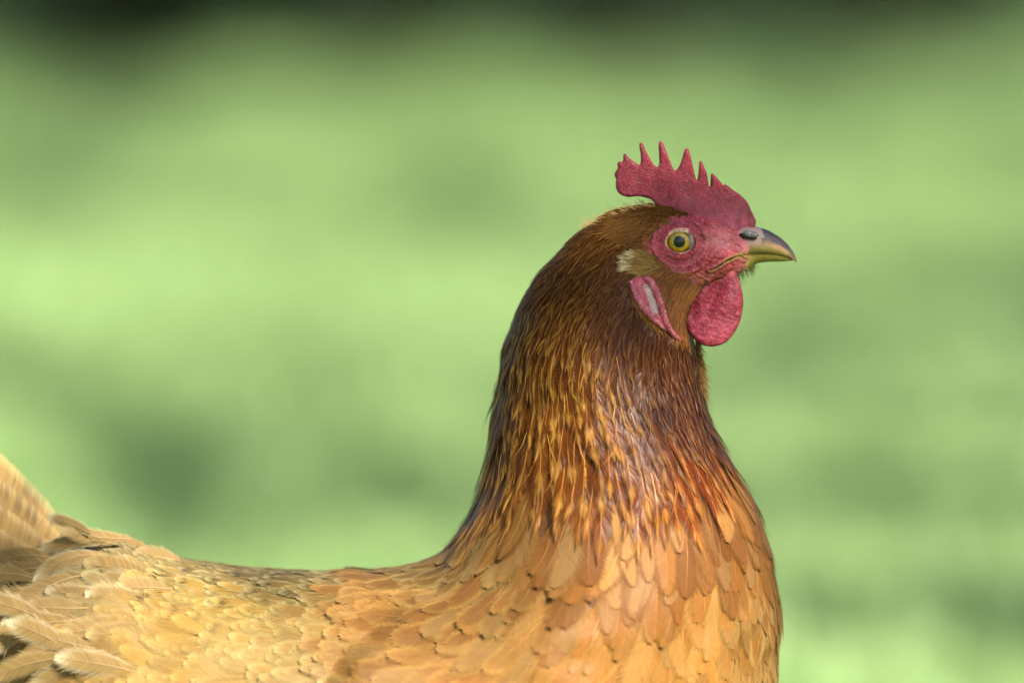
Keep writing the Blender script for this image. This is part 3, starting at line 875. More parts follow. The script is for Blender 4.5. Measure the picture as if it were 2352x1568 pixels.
# ---- eyes
for sd_ in (1, -1):
    ec = np.array([1557.5, -64 * sd_, 546.0]); R = 34.0
    def dome(r0, r1, Rr, colfn, nr=16, na=64, push=0.0, cx=0.0, cz=0.0):
        rr = np.linspace(r0, r1, nr); aa = np.linspace(0, 2 * math.pi, na, endpoint=False)
        RR, AA = np.meshgrid(rr, aa, indexing='ij')
        du, dv = RR * np.cos(AA) + cx, RR * np.sin(AA) + cz
        y = -np.sqrt(np.maximum(Rr ** 2 - du ** 2 - dv ** 2, 0.1)) - push
        p = np.stack([du, y * sd_, dv], -1) + ec
        i_ = np.arange(nr * na).reshape(nr, na); j_ = np.roll(i_, -1, 1)
        q = np.stack([i_[:-1], j_[:-1], j_[1:], i_[1:]], -1).reshape(-1, 4)
        if sd_ < 0: q = q[:, ::-1]
        return p.reshape(-1, 3), q, colfn(RR, AA).reshape(-1, 3)
    p, q = ellipsoid(ec, (R, R, R), 0, 40, 24)
    ee = link('eye', mesh_from('eye', H(p), q, np.tile(lin((150, 138, 126)), (len(p), 1)), M_EYE), hen)
    def iriscol(r, a):
        x = (r - 11) / 15.0
        c = lin((140, 136, 50)) * np.ones(r.shape + (3,))
        w = smooth(.15, .6, x)[..., None]; c = c * (1 - w) + lin((180, 132, 14)) * w
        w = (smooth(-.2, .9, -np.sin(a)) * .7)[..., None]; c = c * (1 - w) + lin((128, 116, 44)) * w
        w = smooth(.74, .94, x)[..., None]; c = c * (1 - w) + lin((40, 36, 14)) * w
        n = .8 + .4 * vnoise(np.stack([np.cos(a) * 9, np.sin(a) * 9, r * .2], -1))[..., None]
        return c * n
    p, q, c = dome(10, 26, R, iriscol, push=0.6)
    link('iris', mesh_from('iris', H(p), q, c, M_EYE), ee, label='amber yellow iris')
    p, q, c = dome(0.01, 13.4, R, lambda r, a: np.ones(r.shape + (3,)) * lin((5, 6, 9)), push=0.9, cx=.8, cz=-.8)
    link('pupil', mesh_from('pupil', H(p), q, c, M_EYE), ee, label='black pupil')
    # eyelid ring
    na, nc = 72, 14
    aa = np.linspace(0, 2 * math.pi, na, endpoint=False)
    inn = np.stack([EYE[0] + 1.0 + (30.5 + 1.2 * np.cos(aa)) * np.cos(aa), EYE[1] + 22.0 * np.sin(aa) * (1 - .08 * np.cos(aa))], -1)
    out_ = np.stack([EYE[0] + 2.2 + 41 * np.cos(aa), EYE[1] + .3 + 36 * np.sin(aa)], -1)
    yo = surf_y(out_[:, 0], out_[:, 1])
    for _ in range(8):
        yo = (np.roll(yo, 1) + 2 * yo + np.roll(yo, -1)) / 4
    di = np.hypot(inn[:, 0] - ec[0], inn[:, 1] - ec[2])
    yi = -64 - np.sqrt(np.maximum(R ** 2 - di ** 2, 4)) + 1.2
    rings, rc = [], []
    for k in range(nc):
        f = k / (nc - 1)
        g = inn + (out_ - inn) * f
        y = yi * (1 - f) + (yo + 4) * f - 7 * math.sin(math.pi * min(1, f * .95 + .05)) ** .8
        y = y + 1.2 * (vnoise(np.stack([aa * 12, aa * 0 + f * 6, aa * 0], -1)) - .5)
        rings.append(np.stack([g[:, 0], y * sd_, g[:, 1]], -1))
        pale = lin((182, 152, 122)); pink = lin((178, 76, 82)); rim = lin((70, 48, 34))
        n = vnoise(np.stack([aa * 9, aa * 0 + f * 5, aa * 0 + 3], -1))[:, None]
        c = pale * (.82 + .3 * n)
        wz = smooth(.55, 1, f + .35 * (n - .5)); c = c * (1 - wz) + pink * wz
        if f < .1: c = rim * np.ones((na, 1))
        lash = (np.sin(aa * 31 + 3 * np.sin(aa * 7)) > .75) & (np.sin(aa) < .0) & (.3 < f < .5)
        c[lash] = lin((110, 78, 62))
        rc.append(c)
    rings = np.array(rings); rc = np.array(rc)
    i_ = np.arange(nc * na).reshape(nc, na); j_ = np.roll(i_, -1, 1)
    q = np.stack([i_[:-1], j_[:-1], j_[1:], i_[1:]], -1).reshape(-1, 4)
    if sd_ < 0: q = q[:, ::-1]
    link('eyelid', mesh_from('eyelid', H(rings.reshape(-1, 3)), q, rc.reshape(-1, 3), M_LID), ee, label='pale wrinkled eyelid ring')
    # third eyelid in the front corner
    p, q = ellipsoid(ec + np.array([27, -20.5 * sd_, 1]), (9, 6, 20), 0)
    link('third_eyelid', mesh_from('third_eyelid', H(p), q, np.tile(lin((110, 96, 86)), (len(p), 1)), M_EYE), ee)

# ================================================================== PLUMAGE
def template(nb, rows=(0.0, 0.5, 0.86), rach=6):
    """vertices of a feather in its own terms: attachment, side, distance along the barb, edge of the barb"""
    sj, sd, xx, ed, bi = [], [], [], [], []
    tri = []
    k = 0
    for side in (-1, 1):
        for j in range(nb):
            s = 0.08 + 0.88 * j / (nb - 1)
            base = k
            for x in rows:
                for e in (-1, 1):
                    sj.append(s); sd.append(side); xx.append(x); ed.append(e); bi.append(j + (side > 0) * nb); k += 1
            sj.append(s); sd.append(side); xx.append(1.0); ed.append(0); bi.append(j + (side > 0) * nb); k += 1
            nr = len(rows)
            for r in range(nr - 1):
                a = base + 2 * r
                tri += [(a, a + 1, a + 3), (a, a + 3, a + 2)] if side > 0 else [(a, a + 3, a + 1), (a, a + 2, a + 3)]
            a = base + 2 * (nr - 1)
            tri += [(a, a + 1, a + 2)] if side > 0 else [(a, a + 2, a + 1)]
    nbv = k
    rs = []
    for r in range(rach + 1):
        for e in (-1, 1):
            rs.append((0.94 * r / rach, e)); k += 1
    for r in range(rach):
        a = nbv + 2 * r
        tri += [(a, a + 1, a + 3), (a, a + 3, a + 2)]
    return dict(nb=nb, sj=np.array(sj), sd=np.array(sd), x=np.array(xx), e=np.array(ed), bi=np.array(bi), rs=np.array(rs), tri=np.array(tri), nbv=nbv, nv=k)

def feather_local(T, N, L, hw, kind):
    """s (0..1 along), w (units sideways), x, lift jitter for N feathers -> arrays (N, V)"""
    sj, x, e, sd, bi = T['sj'], T['x'], T['e'], T['sd'], T['bi']
    nb = T['nb']
    if kind == 'hackle':
        st = 1 - (1 - sj) ** 1.9
        prof = np.where(st < .32, (st / .32) ** .6, 1 - np.clip((st - .32) / .68, 0, 1) ** 1.55); tipw = .72
    elif kind == 'tail':
        st = 1 - (1 - sj) ** 1.25
        prof = np.where(st < .15, (st / .15) ** .6, np.sqrt(np.clip(1 - np.clip((st - .72) / .28, 0, 1) ** 2.2, 0, 1))); tipw = 1.0
    else:
        st = 1 - (1 - sj) ** 1.75
        prof = np.where(st < .5, (st / .5) ** .6, np.sqrt(np.clip(1 - np.clip((st - .66) / .34, 0, 1) ** 2.3, 0, 1))); tipw = .7
    L = L[:, None]; hw = hw[:, None]
    bn = rng.random((N, 2 * nb))
    seed = rng.random((N, 1)) * 60
    grp = vnoise(np.stack([np.arange(2 * nb)[None] * .33 + seed, seed * np.ones((1, 2 * nb)), np.zeros((N, 2 * nb)) + .5], -1)) - .5
    rag = {'hackle': .14, 'tail': .03, 'body': .12}[kind]
    gk = {'hackle': .3, 'tail': .15, 'body': .22}[kind]
    jl = (1 + rag * (bn[:, bi] - .6) + .5 * rag * grp[:, bi])
    stray = (rng.random((N, 2 * nb)) < .25) * rng.random((N, 2 * nb)) * {'hackle': .25, 'tail': .05, 'body': .3}[kind]
    jl = jl + stray[:, bi]
    w = sd * hw * prof * (x ** .88) * (1 + (jl - 1) * x)
    ds = 0.88 / (nb - 1)
    wid = np.interp(x, [0, .5, .86, 1], [1.12, 1.1, tipw, 0.0])
    ahead = (st - sj) * x ** 1.2 * (1 + (jl - 1) * x + gk * grp[:, bi] * x * .6)
    s = sj + e * ds * .5 * wid + ahead
    tw = rng.normal(size=(N, 2 * nb)) * (.07 if kind == 'hackle' else .03)
    lift = e * tw[:, bi] * ds * L * .5 + rng.normal(size=(N, 2 * nb))[:, bi] * .05
    rs = T['rs']
    s = np.concatenate([s, np.broadcast_to(rs[:, 0], (N, len(rs)))], 1)
    rw = np.interp(rs[:, 0], [0, .94], [1.0, .22]) * rs[:, 1]
    w = np.concatenate([w, rw * np.clip(hw * .045, .35, 1.6)], 1)
    lift = np.concatenate([lift, np.full((N, len(rs)), .9) * np.clip(hw * .05, .3, 1)], 1)
    xa = np.concatenate([np.broadcast_to(x, (N, len(x))), np.zeros((N, len(rs)))], 1)
    br = np.concatenate([bn[:, bi], np.full((N, len(rs)), -1.0)], 1)
    return s, w, xa, lift, br, prof

def on_surface(t0, th0, phi, L, bend, s, w, off, ns=10):
    N = len(t0)
    t, th, ph = t0.copy(), th0.copy(), phi.copy()
    TS, HS, LT, LH = [], [], [], []
    def solve(G, d):
        St, Sh = G[..., 6:9], G[..., 9:12]
        E = (St * St).sum(-1); F = (St * Sh).sum(-1); Gg = (Sh * Sh).sum(-1)
        a = (d * St).sum(-1); b = (d * Sh).sum(-1)
        det = E * Gg - F * F + 1e-6
        return (a * Gg - b * F) / det, (b * E - a * F) / det
    smax = 1.12
    for i in range(ns):
        G = ev(t, th)
        n_ = G[:, 3:6] / (np.linalg.norm(G[:, 3:6], axis=-1)[:, None] + 1e-9)
        fl = -G[:, 6:9]; fl = fl - n_ * (fl * n_).sum(-1)[:, None]; fl /= np.linalg.norm(fl, axis=-1)[:, None] + 1e-9
        lt = np.cross(n_, fl)
        d = fl * np.cos(ph)[:, None] + lt * np.sin(ph)[:, None]
        l = np.cross(n_, d)
        TS.append(t.copy()); HS.append(th.copy())
        a, b = solve(G, l); LT.append(np.clip(a, -.05, .05)); LH.append(np.clip(b, -.05, .05))
        a, b = solve(G, d)
        step = smax * L / (ns - 1)
        t = np.clip(t + np.clip(a, -.06, .06) * step, 0.05, NS - 1.5); th = th + np.clip(b, -.05, .05) * step
        ph = ph + bend * smax / (ns - 1)
    TS, HS, LT, LH = (np.stack(q, 1) for q in (TS, HS, LT, LH))
    q = np.clip(s / smax, 0, .9999) * (ns - 1)
    i = q.astype(int); f = q - i
    r = np.arange(N)[:, None]
    def it(A_): return A_[r, i] * (1 - f) + A_[r, i + 1] * f
    G = ev(it(TS) + it(LT) * w, it(HS) + it(LH) * w)
    n_ = G[..., 3:6] / (np.linalg.norm(G[..., 3:6], axis=-1)[..., None] + 1e-9)
    return G[..., 0:3] + n_ * off[..., None]

# colour anchors: where on the hen, edge of the feather, middle of the feather (sRGB)
ANCH = [(1400, 500, (112, 72, 26), (158, 112, 48)), (1300, 620, (100, 62, 20), (150, 106, 42)), (1180, 800, (104, 66, 20), (176, 138, 58)), (1350, 850, (98, 58, 20), (164, 120, 50)),
        (1450, 650, (92, 54, 22), (124, 80, 34)), (1470, 780, (86, 46, 24), (120, 76, 38)), (1540, 930, (66, 40, 38), (112, 76, 52)), (1600, 1000, (72, 42, 36), (124, 82, 48)),
        (1170, 1000, (110, 70, 26), (178, 134, 62)), (1350, 1050, (104, 60, 22), (172, 122, 52)),
        (1250, 1160, (98, 58, 26), (158, 110, 56)), (1080, 1180, (120, 80, 40), (150, 112, 62)), (1450, 1170, (118, 62, 24), (186, 126, 56)), (1600, 1130, (122, 62, 30), (188, 122, 58)),
        (1690, 1120, (110, 66, 34), (150, 100, 54)), (1710, 1260, (160, 106, 54), (150, 94, 44)), (1500, 1270, (150, 90, 38), (158, 96, 42)), (1350, 1250, (140, 88, 42), (138, 84, 40)), (1220, 1250, (150, 104, 54), (138, 88, 44)), (1640, 1200, (138, 84, 40), (136, 80, 38)), (1420, 1370, (186, 128, 66), (172, 110, 50)),
        (1600, 1450, (204, 150, 84), (184, 122, 56)), (1770, 1330, (206, 166, 112), (150, 98, 50)), (1780, 1500, (214, 178, 122), (160, 108, 58)),
        (1400, 1450, (206, 148, 82), (184, 120, 56)), (1150, 1350, (190, 140, 82), (164, 108, 58)), (1000, 1450, (196, 144, 88), (172, 116, 62)), (1250, 1520, (208, 152, 92), (186, 126, 66)),
        (1050, 1290, (196, 174, 124), (144, 108, 62)), (1170, 1268, (190, 160, 106), (136, 96, 50)), (1110, 1310, (190, 156, 100), (140, 98, 52)), (800, 1340, (190, 164, 112), (146, 110, 58)), (600, 1340, (186, 168, 128), (150, 118, 68)), (600, 1430, (204, 172, 110), (178, 134, 66)), (500, 1520, (206, 164, 98), (190, 138, 66)),  # pale shoulder feathers here, with the wing's sunlit ridge painted in
        (300, 1300, (182, 160, 118), (160, 126, 84)), (250, 1400, (182, 160, 118), (158, 122, 80)), (200, 1520, (196, 148, 88), (170, 120, 64)), (60, 1400, (180, 146, 98), (160, 118, 72))]
AP = np.array([(a[0], a[1]) for a in ANCH], float)
AE = np.array([lin(a[2]) for a in ANCH]); AC = np.array([lin(a[3]) for a in ANCH])
def anchor_col(u, v):
    d2 = (u[..., None] - AP[:, 0]) ** 2 + (v[..., None] - AP[:, 1]) ** 2
    w = 1 / (d2 + 900.0) ** 2
    w /= w.sum(-1, keepdims=True)
    return w @ AE, w @ AC

def feather_colour(kind, ru, rv, s, w, xa, br, hw):
    """(N,V,3) from root position and place within the feather"""
    N, V = s.shape
    e, c = anchor_col(ru, rv)
    e = e[:, None]; c = c[:, None]
    fr = rng.random((N, 1, 1))
    wing_ = (smooth(820, 960, ru) * smooth(1420, 1300, ru) * smooth(1240, 1300, rv))[:, None, None]
    if kind == 'body':
        pale_ = smooth(1000, 760, ru)[:, None, None]
        c = c * (1 + pale_ * (np.array([.94, 1.06, 1.35]) - 1)); e = e * (1 + pale_ * (np.array([.98, 1.08, 1.3]) - 1))
        c = c * (1 - .24 * wing_); e = np.clip(e * (1 + .14 * wing_), 0, .85)
    if kind == 'hackle':
        wc = (1 - smooth(.28, .7, np.abs(w) / hw[:, None])) * smooth(.62, .76, s) * (1 - .7 * smooth(.93, 1.03, s))
        wc = np.clip(wc * (0.35 + 1.15 * rng.random((N, 1))), 0, 1)
        col = e * np.array([1.0, .87, .82]) * (1 - wc[..., None]) + np.clip(c * 1.14, 0, .8) * wc[..., None]
        col = col * (0.74 + .5 * fr)
    else:
        bk_ = smooth(1000, 820, ru)[:, None]
        cw_ = (smooth(1020, 860, ru) * smooth(1450, 1360, rv))[:, None, None] * .6
        e = e * (1 - cw_) + lin((206, 198, 170)) * cw_
        rim = np.maximum(smooth(.45, .85, xa) * smooth(.25, .55, s), (.15 + .35 * bk_) * smooth(.78, 1.0, s))
        col = c * .80 * (1 - rim[..., None]) + np.clip(e * 1.18, 0, .8) * rim[..., None]
        col = col * (0.82 + .34 * fr)
        tint = rng.random((N, 1, 1)) ** 3
        col = col * (1 - .16 * tint) + lin((222, 196, 150)) * .16 * tint
    bb = np.where(br >= 0, (.93 if kind == 'body' else .82) + (.14 if kind == 'body' else .36) * br, 1.0)[..., None]
    col = col * bb
    rach = br < 0
    shaft = np.clip(c * 1.45 + .03, 0, .75) * np.ones((N, V, 1))
    col = np.where(rach[..., None], shaft, col)
    # dark dashes on the back feathers
    back = smooth(980, 820, ru) * smooth(1520, 1400, rv) * smooth(60, 330, ru)
    if kind == 'body':
        sp = vnoise(np.stack([s * 9 + ru[:, None] * .37, br * 3.0, s * 0 + rv[:, None] * .21], -1))
        band = np.exp(-((s - .80) / .07) ** 2)
        dk = (sp > .46) * band * (br > .4) * (rng.random((N, 1)) < .55) * back[:, None]
        dk = np.clip(dk * 1.8, 0, .75)[..., None]
        col = col * (1 - dk) + lin((46, 36, 30)) * dk
    return np.clip(col * (np.array([.455, .42, .30]) if kind == 'hackle' else np.array([.52, .52, .37])), 0, 1)

# ---- sow the roots over the body
tc_ = (np.arange(0, (NS - 1) * 8) + .5) / 8
hc_ = (np.arange(0, 180) + .5) / 180 * 2 * math.pi
TC, HC = np.meshgrid(tc_, hc_, indexing='ij')
GC = ev(TC, HC)
UC, YC, VC = GC[..., 0], GC[..., 1], GC[..., 2]
area = np.linalg.norm(np.cross(GC[..., 6:9], GC[..., 9:12]), axis=-1) * (1 / 8) * (2 * math.pi / 180)

def size_neck(t):
    L = np.interp(t, [8.5, 10, 11, 12, 13, 14, 15, 16, 17, 18.5], [185, 180, 168, 150, 124, 96, 68, 48, 36, 26])
    Wd = np.interp(t, [8.5, 10, 11, 12, 13, 14, 15, 16, 17, 18.5], [46, 44, 40, 34, 27, 20, 14, 9.5, 7.5, 6])
    return L * 1.02, Wd * np.interp(t, [8, 13, 16], [1.4, 1.4, 1.15])
def size_body(u, v):
    g = np.interp(u, [100, 400, 800, 1000, 1300, 1600, 1800], [150, 130, 132, 180, 176, 152, 140])
    w = np.interp(u, [100, 400, 800, 1000, 1300, 1600, 1800], [62, 48, 50, 80, 76, 60, 48])
    k = 1 + .9 * smooth(1640, 1800, v)
    k = k * np.where((u < 900), np.interp(v, [1290, 1340, 1420], [.8, .9, 1.0]), 1)
    return g * k * 1.1, w * k
def cape(u):
    return np.interp(u, [900, 1020, 1200, 1420, 1540, 1620, 1680, 1850], [1075, 1110, 1082, 1110, 1120, 1060, 985, 930])

neck_m = (VC < cape(UC) + 90 * (vnoise(np.stack([UC / 38, YC / 38, VC / 38], -1)) - .5)) & (TC > 7.6)
Ln, Wn = size_neck(TC)
Lb, Wb = size_body(UC, VC)
Lc = np.where(neck_m, Ln, Lb); Wc = np.where(neck_m, Wn, Wb)
dens = area / (np.where(neck_m, .25, .26) * Lc * np.where(neck_m, .58, .52) * Wc)
far = (YC > 40)
dens = np.where(far, dens * .45, dens)
dens = np.where(TC > 19.5, 0, dens)
dens = np.where((TC < 0.35), 0, dens * np.where(TC < 3, 1.6, 1.0))
# bare skin
bare = inpoly(UC, VC, FACE) & (TC > 15.2)
dens = np.where(bare, 0, dens)
lobe_m = inpoly(UC, VC, LOBE) & (TC > 12)
dens = np.where(lobe_m, 0, dens)

def sow(D, off=0.0):
    n_ = int(D.sum())
    if n_ < 1: return np.zeros(0), np.zeros(0)
    g1, g2 = 0.7548776662466927, 0.5698402909980532
    k = np.arange(1, n_ + 1)
    a = (off + k * g1) % 1; b = (off + k * g2) % 1
    mt = D.sum(1); cm = np.concatenate([[0], np.cumsum(mt)]) / mt.sum()
    ti = np.clip(np.searchsorted(cm, a, 'right') - 1, 0, len(mt) - 1)
    tf = (a - cm[ti]) / np.maximum(cm[ti + 1] - cm[ti], 1e-12)
    t = (ti + tf) / 8
    row = D[ti]; cr = np.concatenate([np.zeros((n_, 1)), np.cumsum(row, 1)], 1); cr /= cr[:, -1:]
    hi = np.array([np.searchsorted(cr[i], b[i], 'right') - 1 for i in range(n_)])
    hi = np.clip(hi, 0, D.shape[1] - 1)
    hf = (b - cr[np.arange(n_), hi]) / np.maximum(cr[np.arange(n_), hi + 1] - cr[np.arange(n_), hi], 1e-12)
    return t, (hi + hf) / 180 * 2 * math.pi

BATCH = []      # (part name, coords (N,V,3), tris, cols, score, kind)
def view_score(G, L, Wd):
    n_ = G[:, 3:6] / (np.linalg.norm(G[:, 3:6], axis=-1)[:, None] + 1e-9)
    facing = np.clip(-n_[:, 1], 0, 1)
    vis = (G[:, 0] > 10) & (G[:, 0] < 2300) & (G[:, 2] < 1545)
    return L * Wd * facing * vis

def add_batch(part, t0, th0, L, Wd, nb, kind, rows, lift, mat, phi_s=.12, bend_s=.25, minrach=5, extra=None):
    if len(t0) == 0: return
    N = len(t0)
    T = template(nb, rows, minrach)
    L = L * (.75 + .5 * rng.random(N)); hw = Wd * .5 * (.72 + .56 * rng.random(N))
    s, w, xa, lj, br, prof = feather_local(T, N, L, hw, kind)
    phi = rng.normal(size=N) * phi_s; bend = rng.normal(size=N) * bend_s
    z0, z1 = lift
    ri = (.97 + .06 * rng.random(N) + (1.0 if kind == 'hackle' else .6) * (rng.random(N) < (.07 if kind == 'hackle' else .03)))[:, None]
    sc_ = np.clip(L / 150, .25, 1.3)[:, None]
    off = (z0 + (z1 * ri - z0) * np.clip(s, 0, 1.1) ** 1.1) * sc_ - (.035 if kind == 'hackle' else .025) * np.abs(w) * (np.abs(w) / (hw[:, None] + 1e-6)) + lj
    off = off + rng.normal(size=(N, 1)) * 1.0 * sc_
    if extra is not None:
        off = off + extra[:, None] * np.clip(s, 0, 1.1) ** 1.5
    co = on_surface(t0, th0, phi, L, bend, s, w, off)
    G = ev(t0, th0)
    col = feather_colour(kind, G[:, 0] + rng.normal(size=N) * 18, G[:, 2] + .5 * L + rng.normal(size=N) * 18, s, w, xa, br, hw)
    Gm = ev(np.clip(t0 - .2, 0, 99), th0)
    al = 1 - (.9 if kind == 'body' else .4) * smooth(.62, 1.0, xa)
    al = np.where(br < 0, 1, al)
    col = np.concatenate([col, al[..., None]], -1)
    BATCH.append((part, co, T['tri'], col, view_score(G, L, Wd), mat))

R3 = (0.0, 0.5, 0.86)
# body: rows from the tail up to the breast, split by place
t0, th0 = sow(np.where(neck_m, 0, dens), .3)
G = ev(t0, th0); u_, v_ = G[:, 0], G[:, 2]
L_, W_ = size_body(u_, v_)
farf = np.where(G[:, 1] > 40, 1.5, 1.0)
W_ = W_ * farf
wing_line = np.interp(v_, [1200, 1250, 1320, 1470, 1600, 1800, 2000], [1250, 1180, 1000, 800, 720, 640, 640])
is_back = (u_ < wing_line)
is_breast = (u_ > np.interp(v_, [1100, 1300, 1600, 2000], [1380, 1420, 1380, 1300]))
is_wing = ~is_back & ~is_breast
for part, msk, nbb in (('back_plumage', is_back, 50), ('wing_plumage', is_wing, 58), ('breast_plumage', is_breast, 58)):
    low = v_ > 1660
    a = msk & ~low
    add_batch(part, t0[a], th0[a], L_[a], W_[a], nbb, 'body', R3, (-4.5, 5.0), M_BODY_F, .13, .2, extra=(9 * np.exp(-((u_[a] - wing_line[a] - 60) / 80) ** 2) if part == 'wing_plumage' else None))
    b = msk & low
    add_batch(part, t0[b], th0[b], L_[b], W_[b], 9, 'body', (0., .7), (-9, 8), M_BODY_F, .14, .3)
# neck
t0, th0 = sow(np.where(neck_m, dens, 0), .7)
G = ev(t0, th0)
L_, W_ = size_neck(t0)
W_ = W_ * np.where(G[:, 1] > 40, 1.4, 1.0)
cheek = (t0 > 15.4) & (G[:, 0] > 1462) & (G[:, 2] > 568)
big = t0 < 13.2
mid_ = (t0 >= 13.2) & (t0 < 15.2)
sml = (t0 >= 15.2) & ~cheek
add_batch('neck_plumage', t0[big], th0[big], L_[big], W_[big], 36, 'hackle', R3, (-5, 9), M_HACKLE, .07, .12)
add_batch('neck_plumage', t0[mid_], th0[mid_], L_[mid_], W_[mid_], 16, 'hackle', (0., .6), (-4, 6), M_HACKLE, .09, .2, 4)
add_batch('neck_plumage', t0[sml], th0[sml], L_[sml], W_[sml], 8, 'hackle', (0., .6), (-4, 7), M_HACKLE, .14, .3, 2)

# ---- loose barbs lying over the plumage, along the same flow
def filaments(part, D, n_, L0, width, lift, mat, kind):
    D = D / D.sum() * n_
    t0, th0 = sow(D, .11)
    N = len(t0)
    L = L0(t0) * (.6 + .8 * rng.random(N))
    s = np.tile(np.repeat(np.array([0, .35, .7, 1.0]), 2), (N, 1))
    w = np.tile(np.array([-1, 1] * 4) * np.repeat(np.array([.5, .5, .35, .04]), 2), (N, 1)) * width
    off = np.tile(np.repeat(np.array([lift[0], lift[1] * .6, lift[1] * .9, lift[1]]), 2), (N, 1)) * (.7 + .6 * rng.random((N, 1)))
    co = on_surface(t0, th0, rng.normal(size=N) * .16, L, rng.normal(size=N) * .5, s, w, off)
    G = ev(t0, th0)
    e, c = anchor_col(G[:, 0], G[:, 2] + 20)
    f = (rng.random((N, 1)) ** 1.5)
    col = (e * (1 - f) + c * f) * (.7 + .6 * rng.random((N, 1)))
    col = np.repeat(np.concatenate([col, np.ones((N, 1))], -1)[:, None], 8, 1)
    tri = np.array([(0, 1, 3), (0, 3, 2), (2, 3, 5), (2, 5, 4), (4, 5, 7), (4, 7, 6)])
    BATCH.append((part, co, tri, col, np.zeros(N), mat))
nearw = np.where(YC < 60, 1.0, .25)
FN = np.where(neck_m & ~bare & ~lobe_m & (TC < 19) & ~((TC > 15.4) & (UC > 1462) & (VC > 568)), area * nearw * np.interp(TC, [8, 12, 15, 18], [.5, 1, 1.8, 2.2]), 0)
filaments('neck_plumage', FN, 300, lambda t: np.interp(t, [8, 12, 15, 18], [80, 60, 34, 22]), 1.5, (0, 7), M_HACKLE, 'hackle')

FB = np.where(~neck_m & (TC > 1.2) & (VC < 1650), area * nearw, 0)
# ---- feathers that stand free of the body: tail and the fluffed cushion in front of it
NEAR = PG[(PG[..., 1] < 0)]
def body_y(u, v):
    d2 = (NEAR[:, 0] - u) ** 2 + (NEAR[:, 2] - v) ** 2
    k = np.argpartition(d2, 5)[:5]; w = 1 / (d2[k] + 4)
    return (NEAR[k, 1] * w).sum() / w.sum()

def free_feather(root, tip, hw, kind, nb, edge, mid, bow=0.0, curl=0.0, cup=.12, roll=0.0, speck=0.0):
    root = np.asarray(root, float); tip = np.asarray(tip, float)
    T = template(nb, R3, 8)
    Lf = np.linalg.norm(tip - root)
    s, w, xa, lj, br, prof = feather_local(T, 1, np.array([Lf]), np.array([hw]), kind)
    d = (tip - root) / Lf
    nrm = np.array([0, -1.0, 0]); nrm = nrm - d * (nrm @ d); nrm /= np.linalg.norm(nrm)
    side = np.cross(nrm, d)
    n2 = nrm * math.cos(roll) + side * math.sin(roll); side = side * math.cos(roll) - nrm * math.sin(roll)
    sq = s[0][:, None]; ww = w[0][:, None]
    off = lj[0][:, None] - cup * np.abs(ww) ** 2 / hw
    co = root + d * Lf * sq + side * (ww + bow * Lf * (sq - sq ** 2) * 4 * .25) + n2 * (off + curl * Lf * (sq - sq ** 2)) - n2 * 0
    e, c = lin(edge), lin(mid)
    rim = np.maximum(smooth(.5, .95, xa[0]), smooth(.75, 1.0, s[0]))[:, None]
    col = c * (1 - rim) + e * rim
    b = br[0]
    col = col * np.where(b >= 0, .86 + .3 * b, 1.0)[:, None]
    col = np.where((b < 0)[:, None], np.clip(c * 1.4 + .04, 0, .8), col)
    if speck:
        sp = vnoise(np.stack([s[0] * 14, b * 2.5, s[0] * 0 + root[0]], -1))
        dk = ((sp > .62) & (b > .5) & (xa[0] > .3))[:, None] * speck
        col = col * (1 - dk) + lin((52, 42, 44)) * dk
    al = np.where(b < 0, 1, 1 - (.85 if kind == 'body' else .5) * smooth(.6, 1.0, xa[0]))
    col = np.concatenate([col, al[:, None]], -1)
    return co[None], T['tri'], col[None]

TAN_E, TAN_M = (158, 136, 90), (130, 104, 60)
tails = [((190, 22, 1280), (-60, 40, 905), 46, .16, .4), ((178, 10, 1290), (-95, 20, 950), 50, .14, .5), ((165, -6, 1310), (-130, 0, 1010), 54, .12, .5), ((160, -22, 1330), (-170, -22, 1085), 56, .10, .3),
         ((150, -38, 1360), (-210, -44, 1165), 58, .08, .2), ((140, -52, 1395), (-235, -62, 1250), 58, .05, .2), ((130, -66, 1440), (-245, -80, 1340), 58, .0, .1),
         ((120, -80, 1490), (-240, -98, 1440), 56, -.05, .1), ((185, 34, 1290), (-40, 70, 930), 46, .12, .3), ((160, 46, 1330), (-120, 90, 1030), 50, .1, .3), ((150, 60, 1380), (-180, 110, 1180), 54, .05, .2)]
for i, (a, b, hw, bow, sp) in enumerate(tails):
    a = (a[0] - 30 + rng.normal() * 8, a[1], a[2] + 30); b = (b[0] - 62 + rng.normal() * 22, b[1] + rng.normal() * 14, b[2] + 84 + rng.normal() * 20); hw = hw * (.8 + .4 * rng.random())
    co, tri, col = free_feather(a, b, hw, 'tail', 64, TAN_E, TAN_M, bow=bow * 1.7, curl=.05, cup=.10, speck=sp)
    BATCH.append(('tail', co, tri, col, np.array([1e9 if a[1] < 60 else 0.]), M_TAIL_F))
cush = [((300, 1226), (140, 1200), 22, -.10, .5), ((260, 1232), (85, 1262), 22, .25, .8), ((250, 1262), (78, 1318), 22, .35, .9), ((190, 1300), (36, 1412), 34, .35, 1.0), ((345, 1262), (205, 1236), 26, .1, .5),
        ((350, 1305), (196, 1276), 36, .1, .4), ((340, 1345), (200, 1336), 34, -.05, .4), ((300, 1380), (146, 1420), 32, -.1, .4), ((335, 1400), (205, 1420), 30, -.1, .4),
        ((230, 1430), (40, 1498), 30, .2, .7), ((280, 1455), (70, 1560), 36, .15, .5), ((180, 1470), (-20, 1530), 32, .2, .6), ((120, 1350), (-40, 1430), 34, .3, .9), ((110, 1400), (-50, 1500), 34, .3, .8),
        ((420, 1290), (300, 1268), 28, .1, .4), ((400, 1330), (270, 1322), 30, .05, .4), ((220, 1215), (110, 1172), 20, .1, .5), ((100, 1290), (-30, 1330), 30, .2, .8)]
cr_ = random.Random(11)
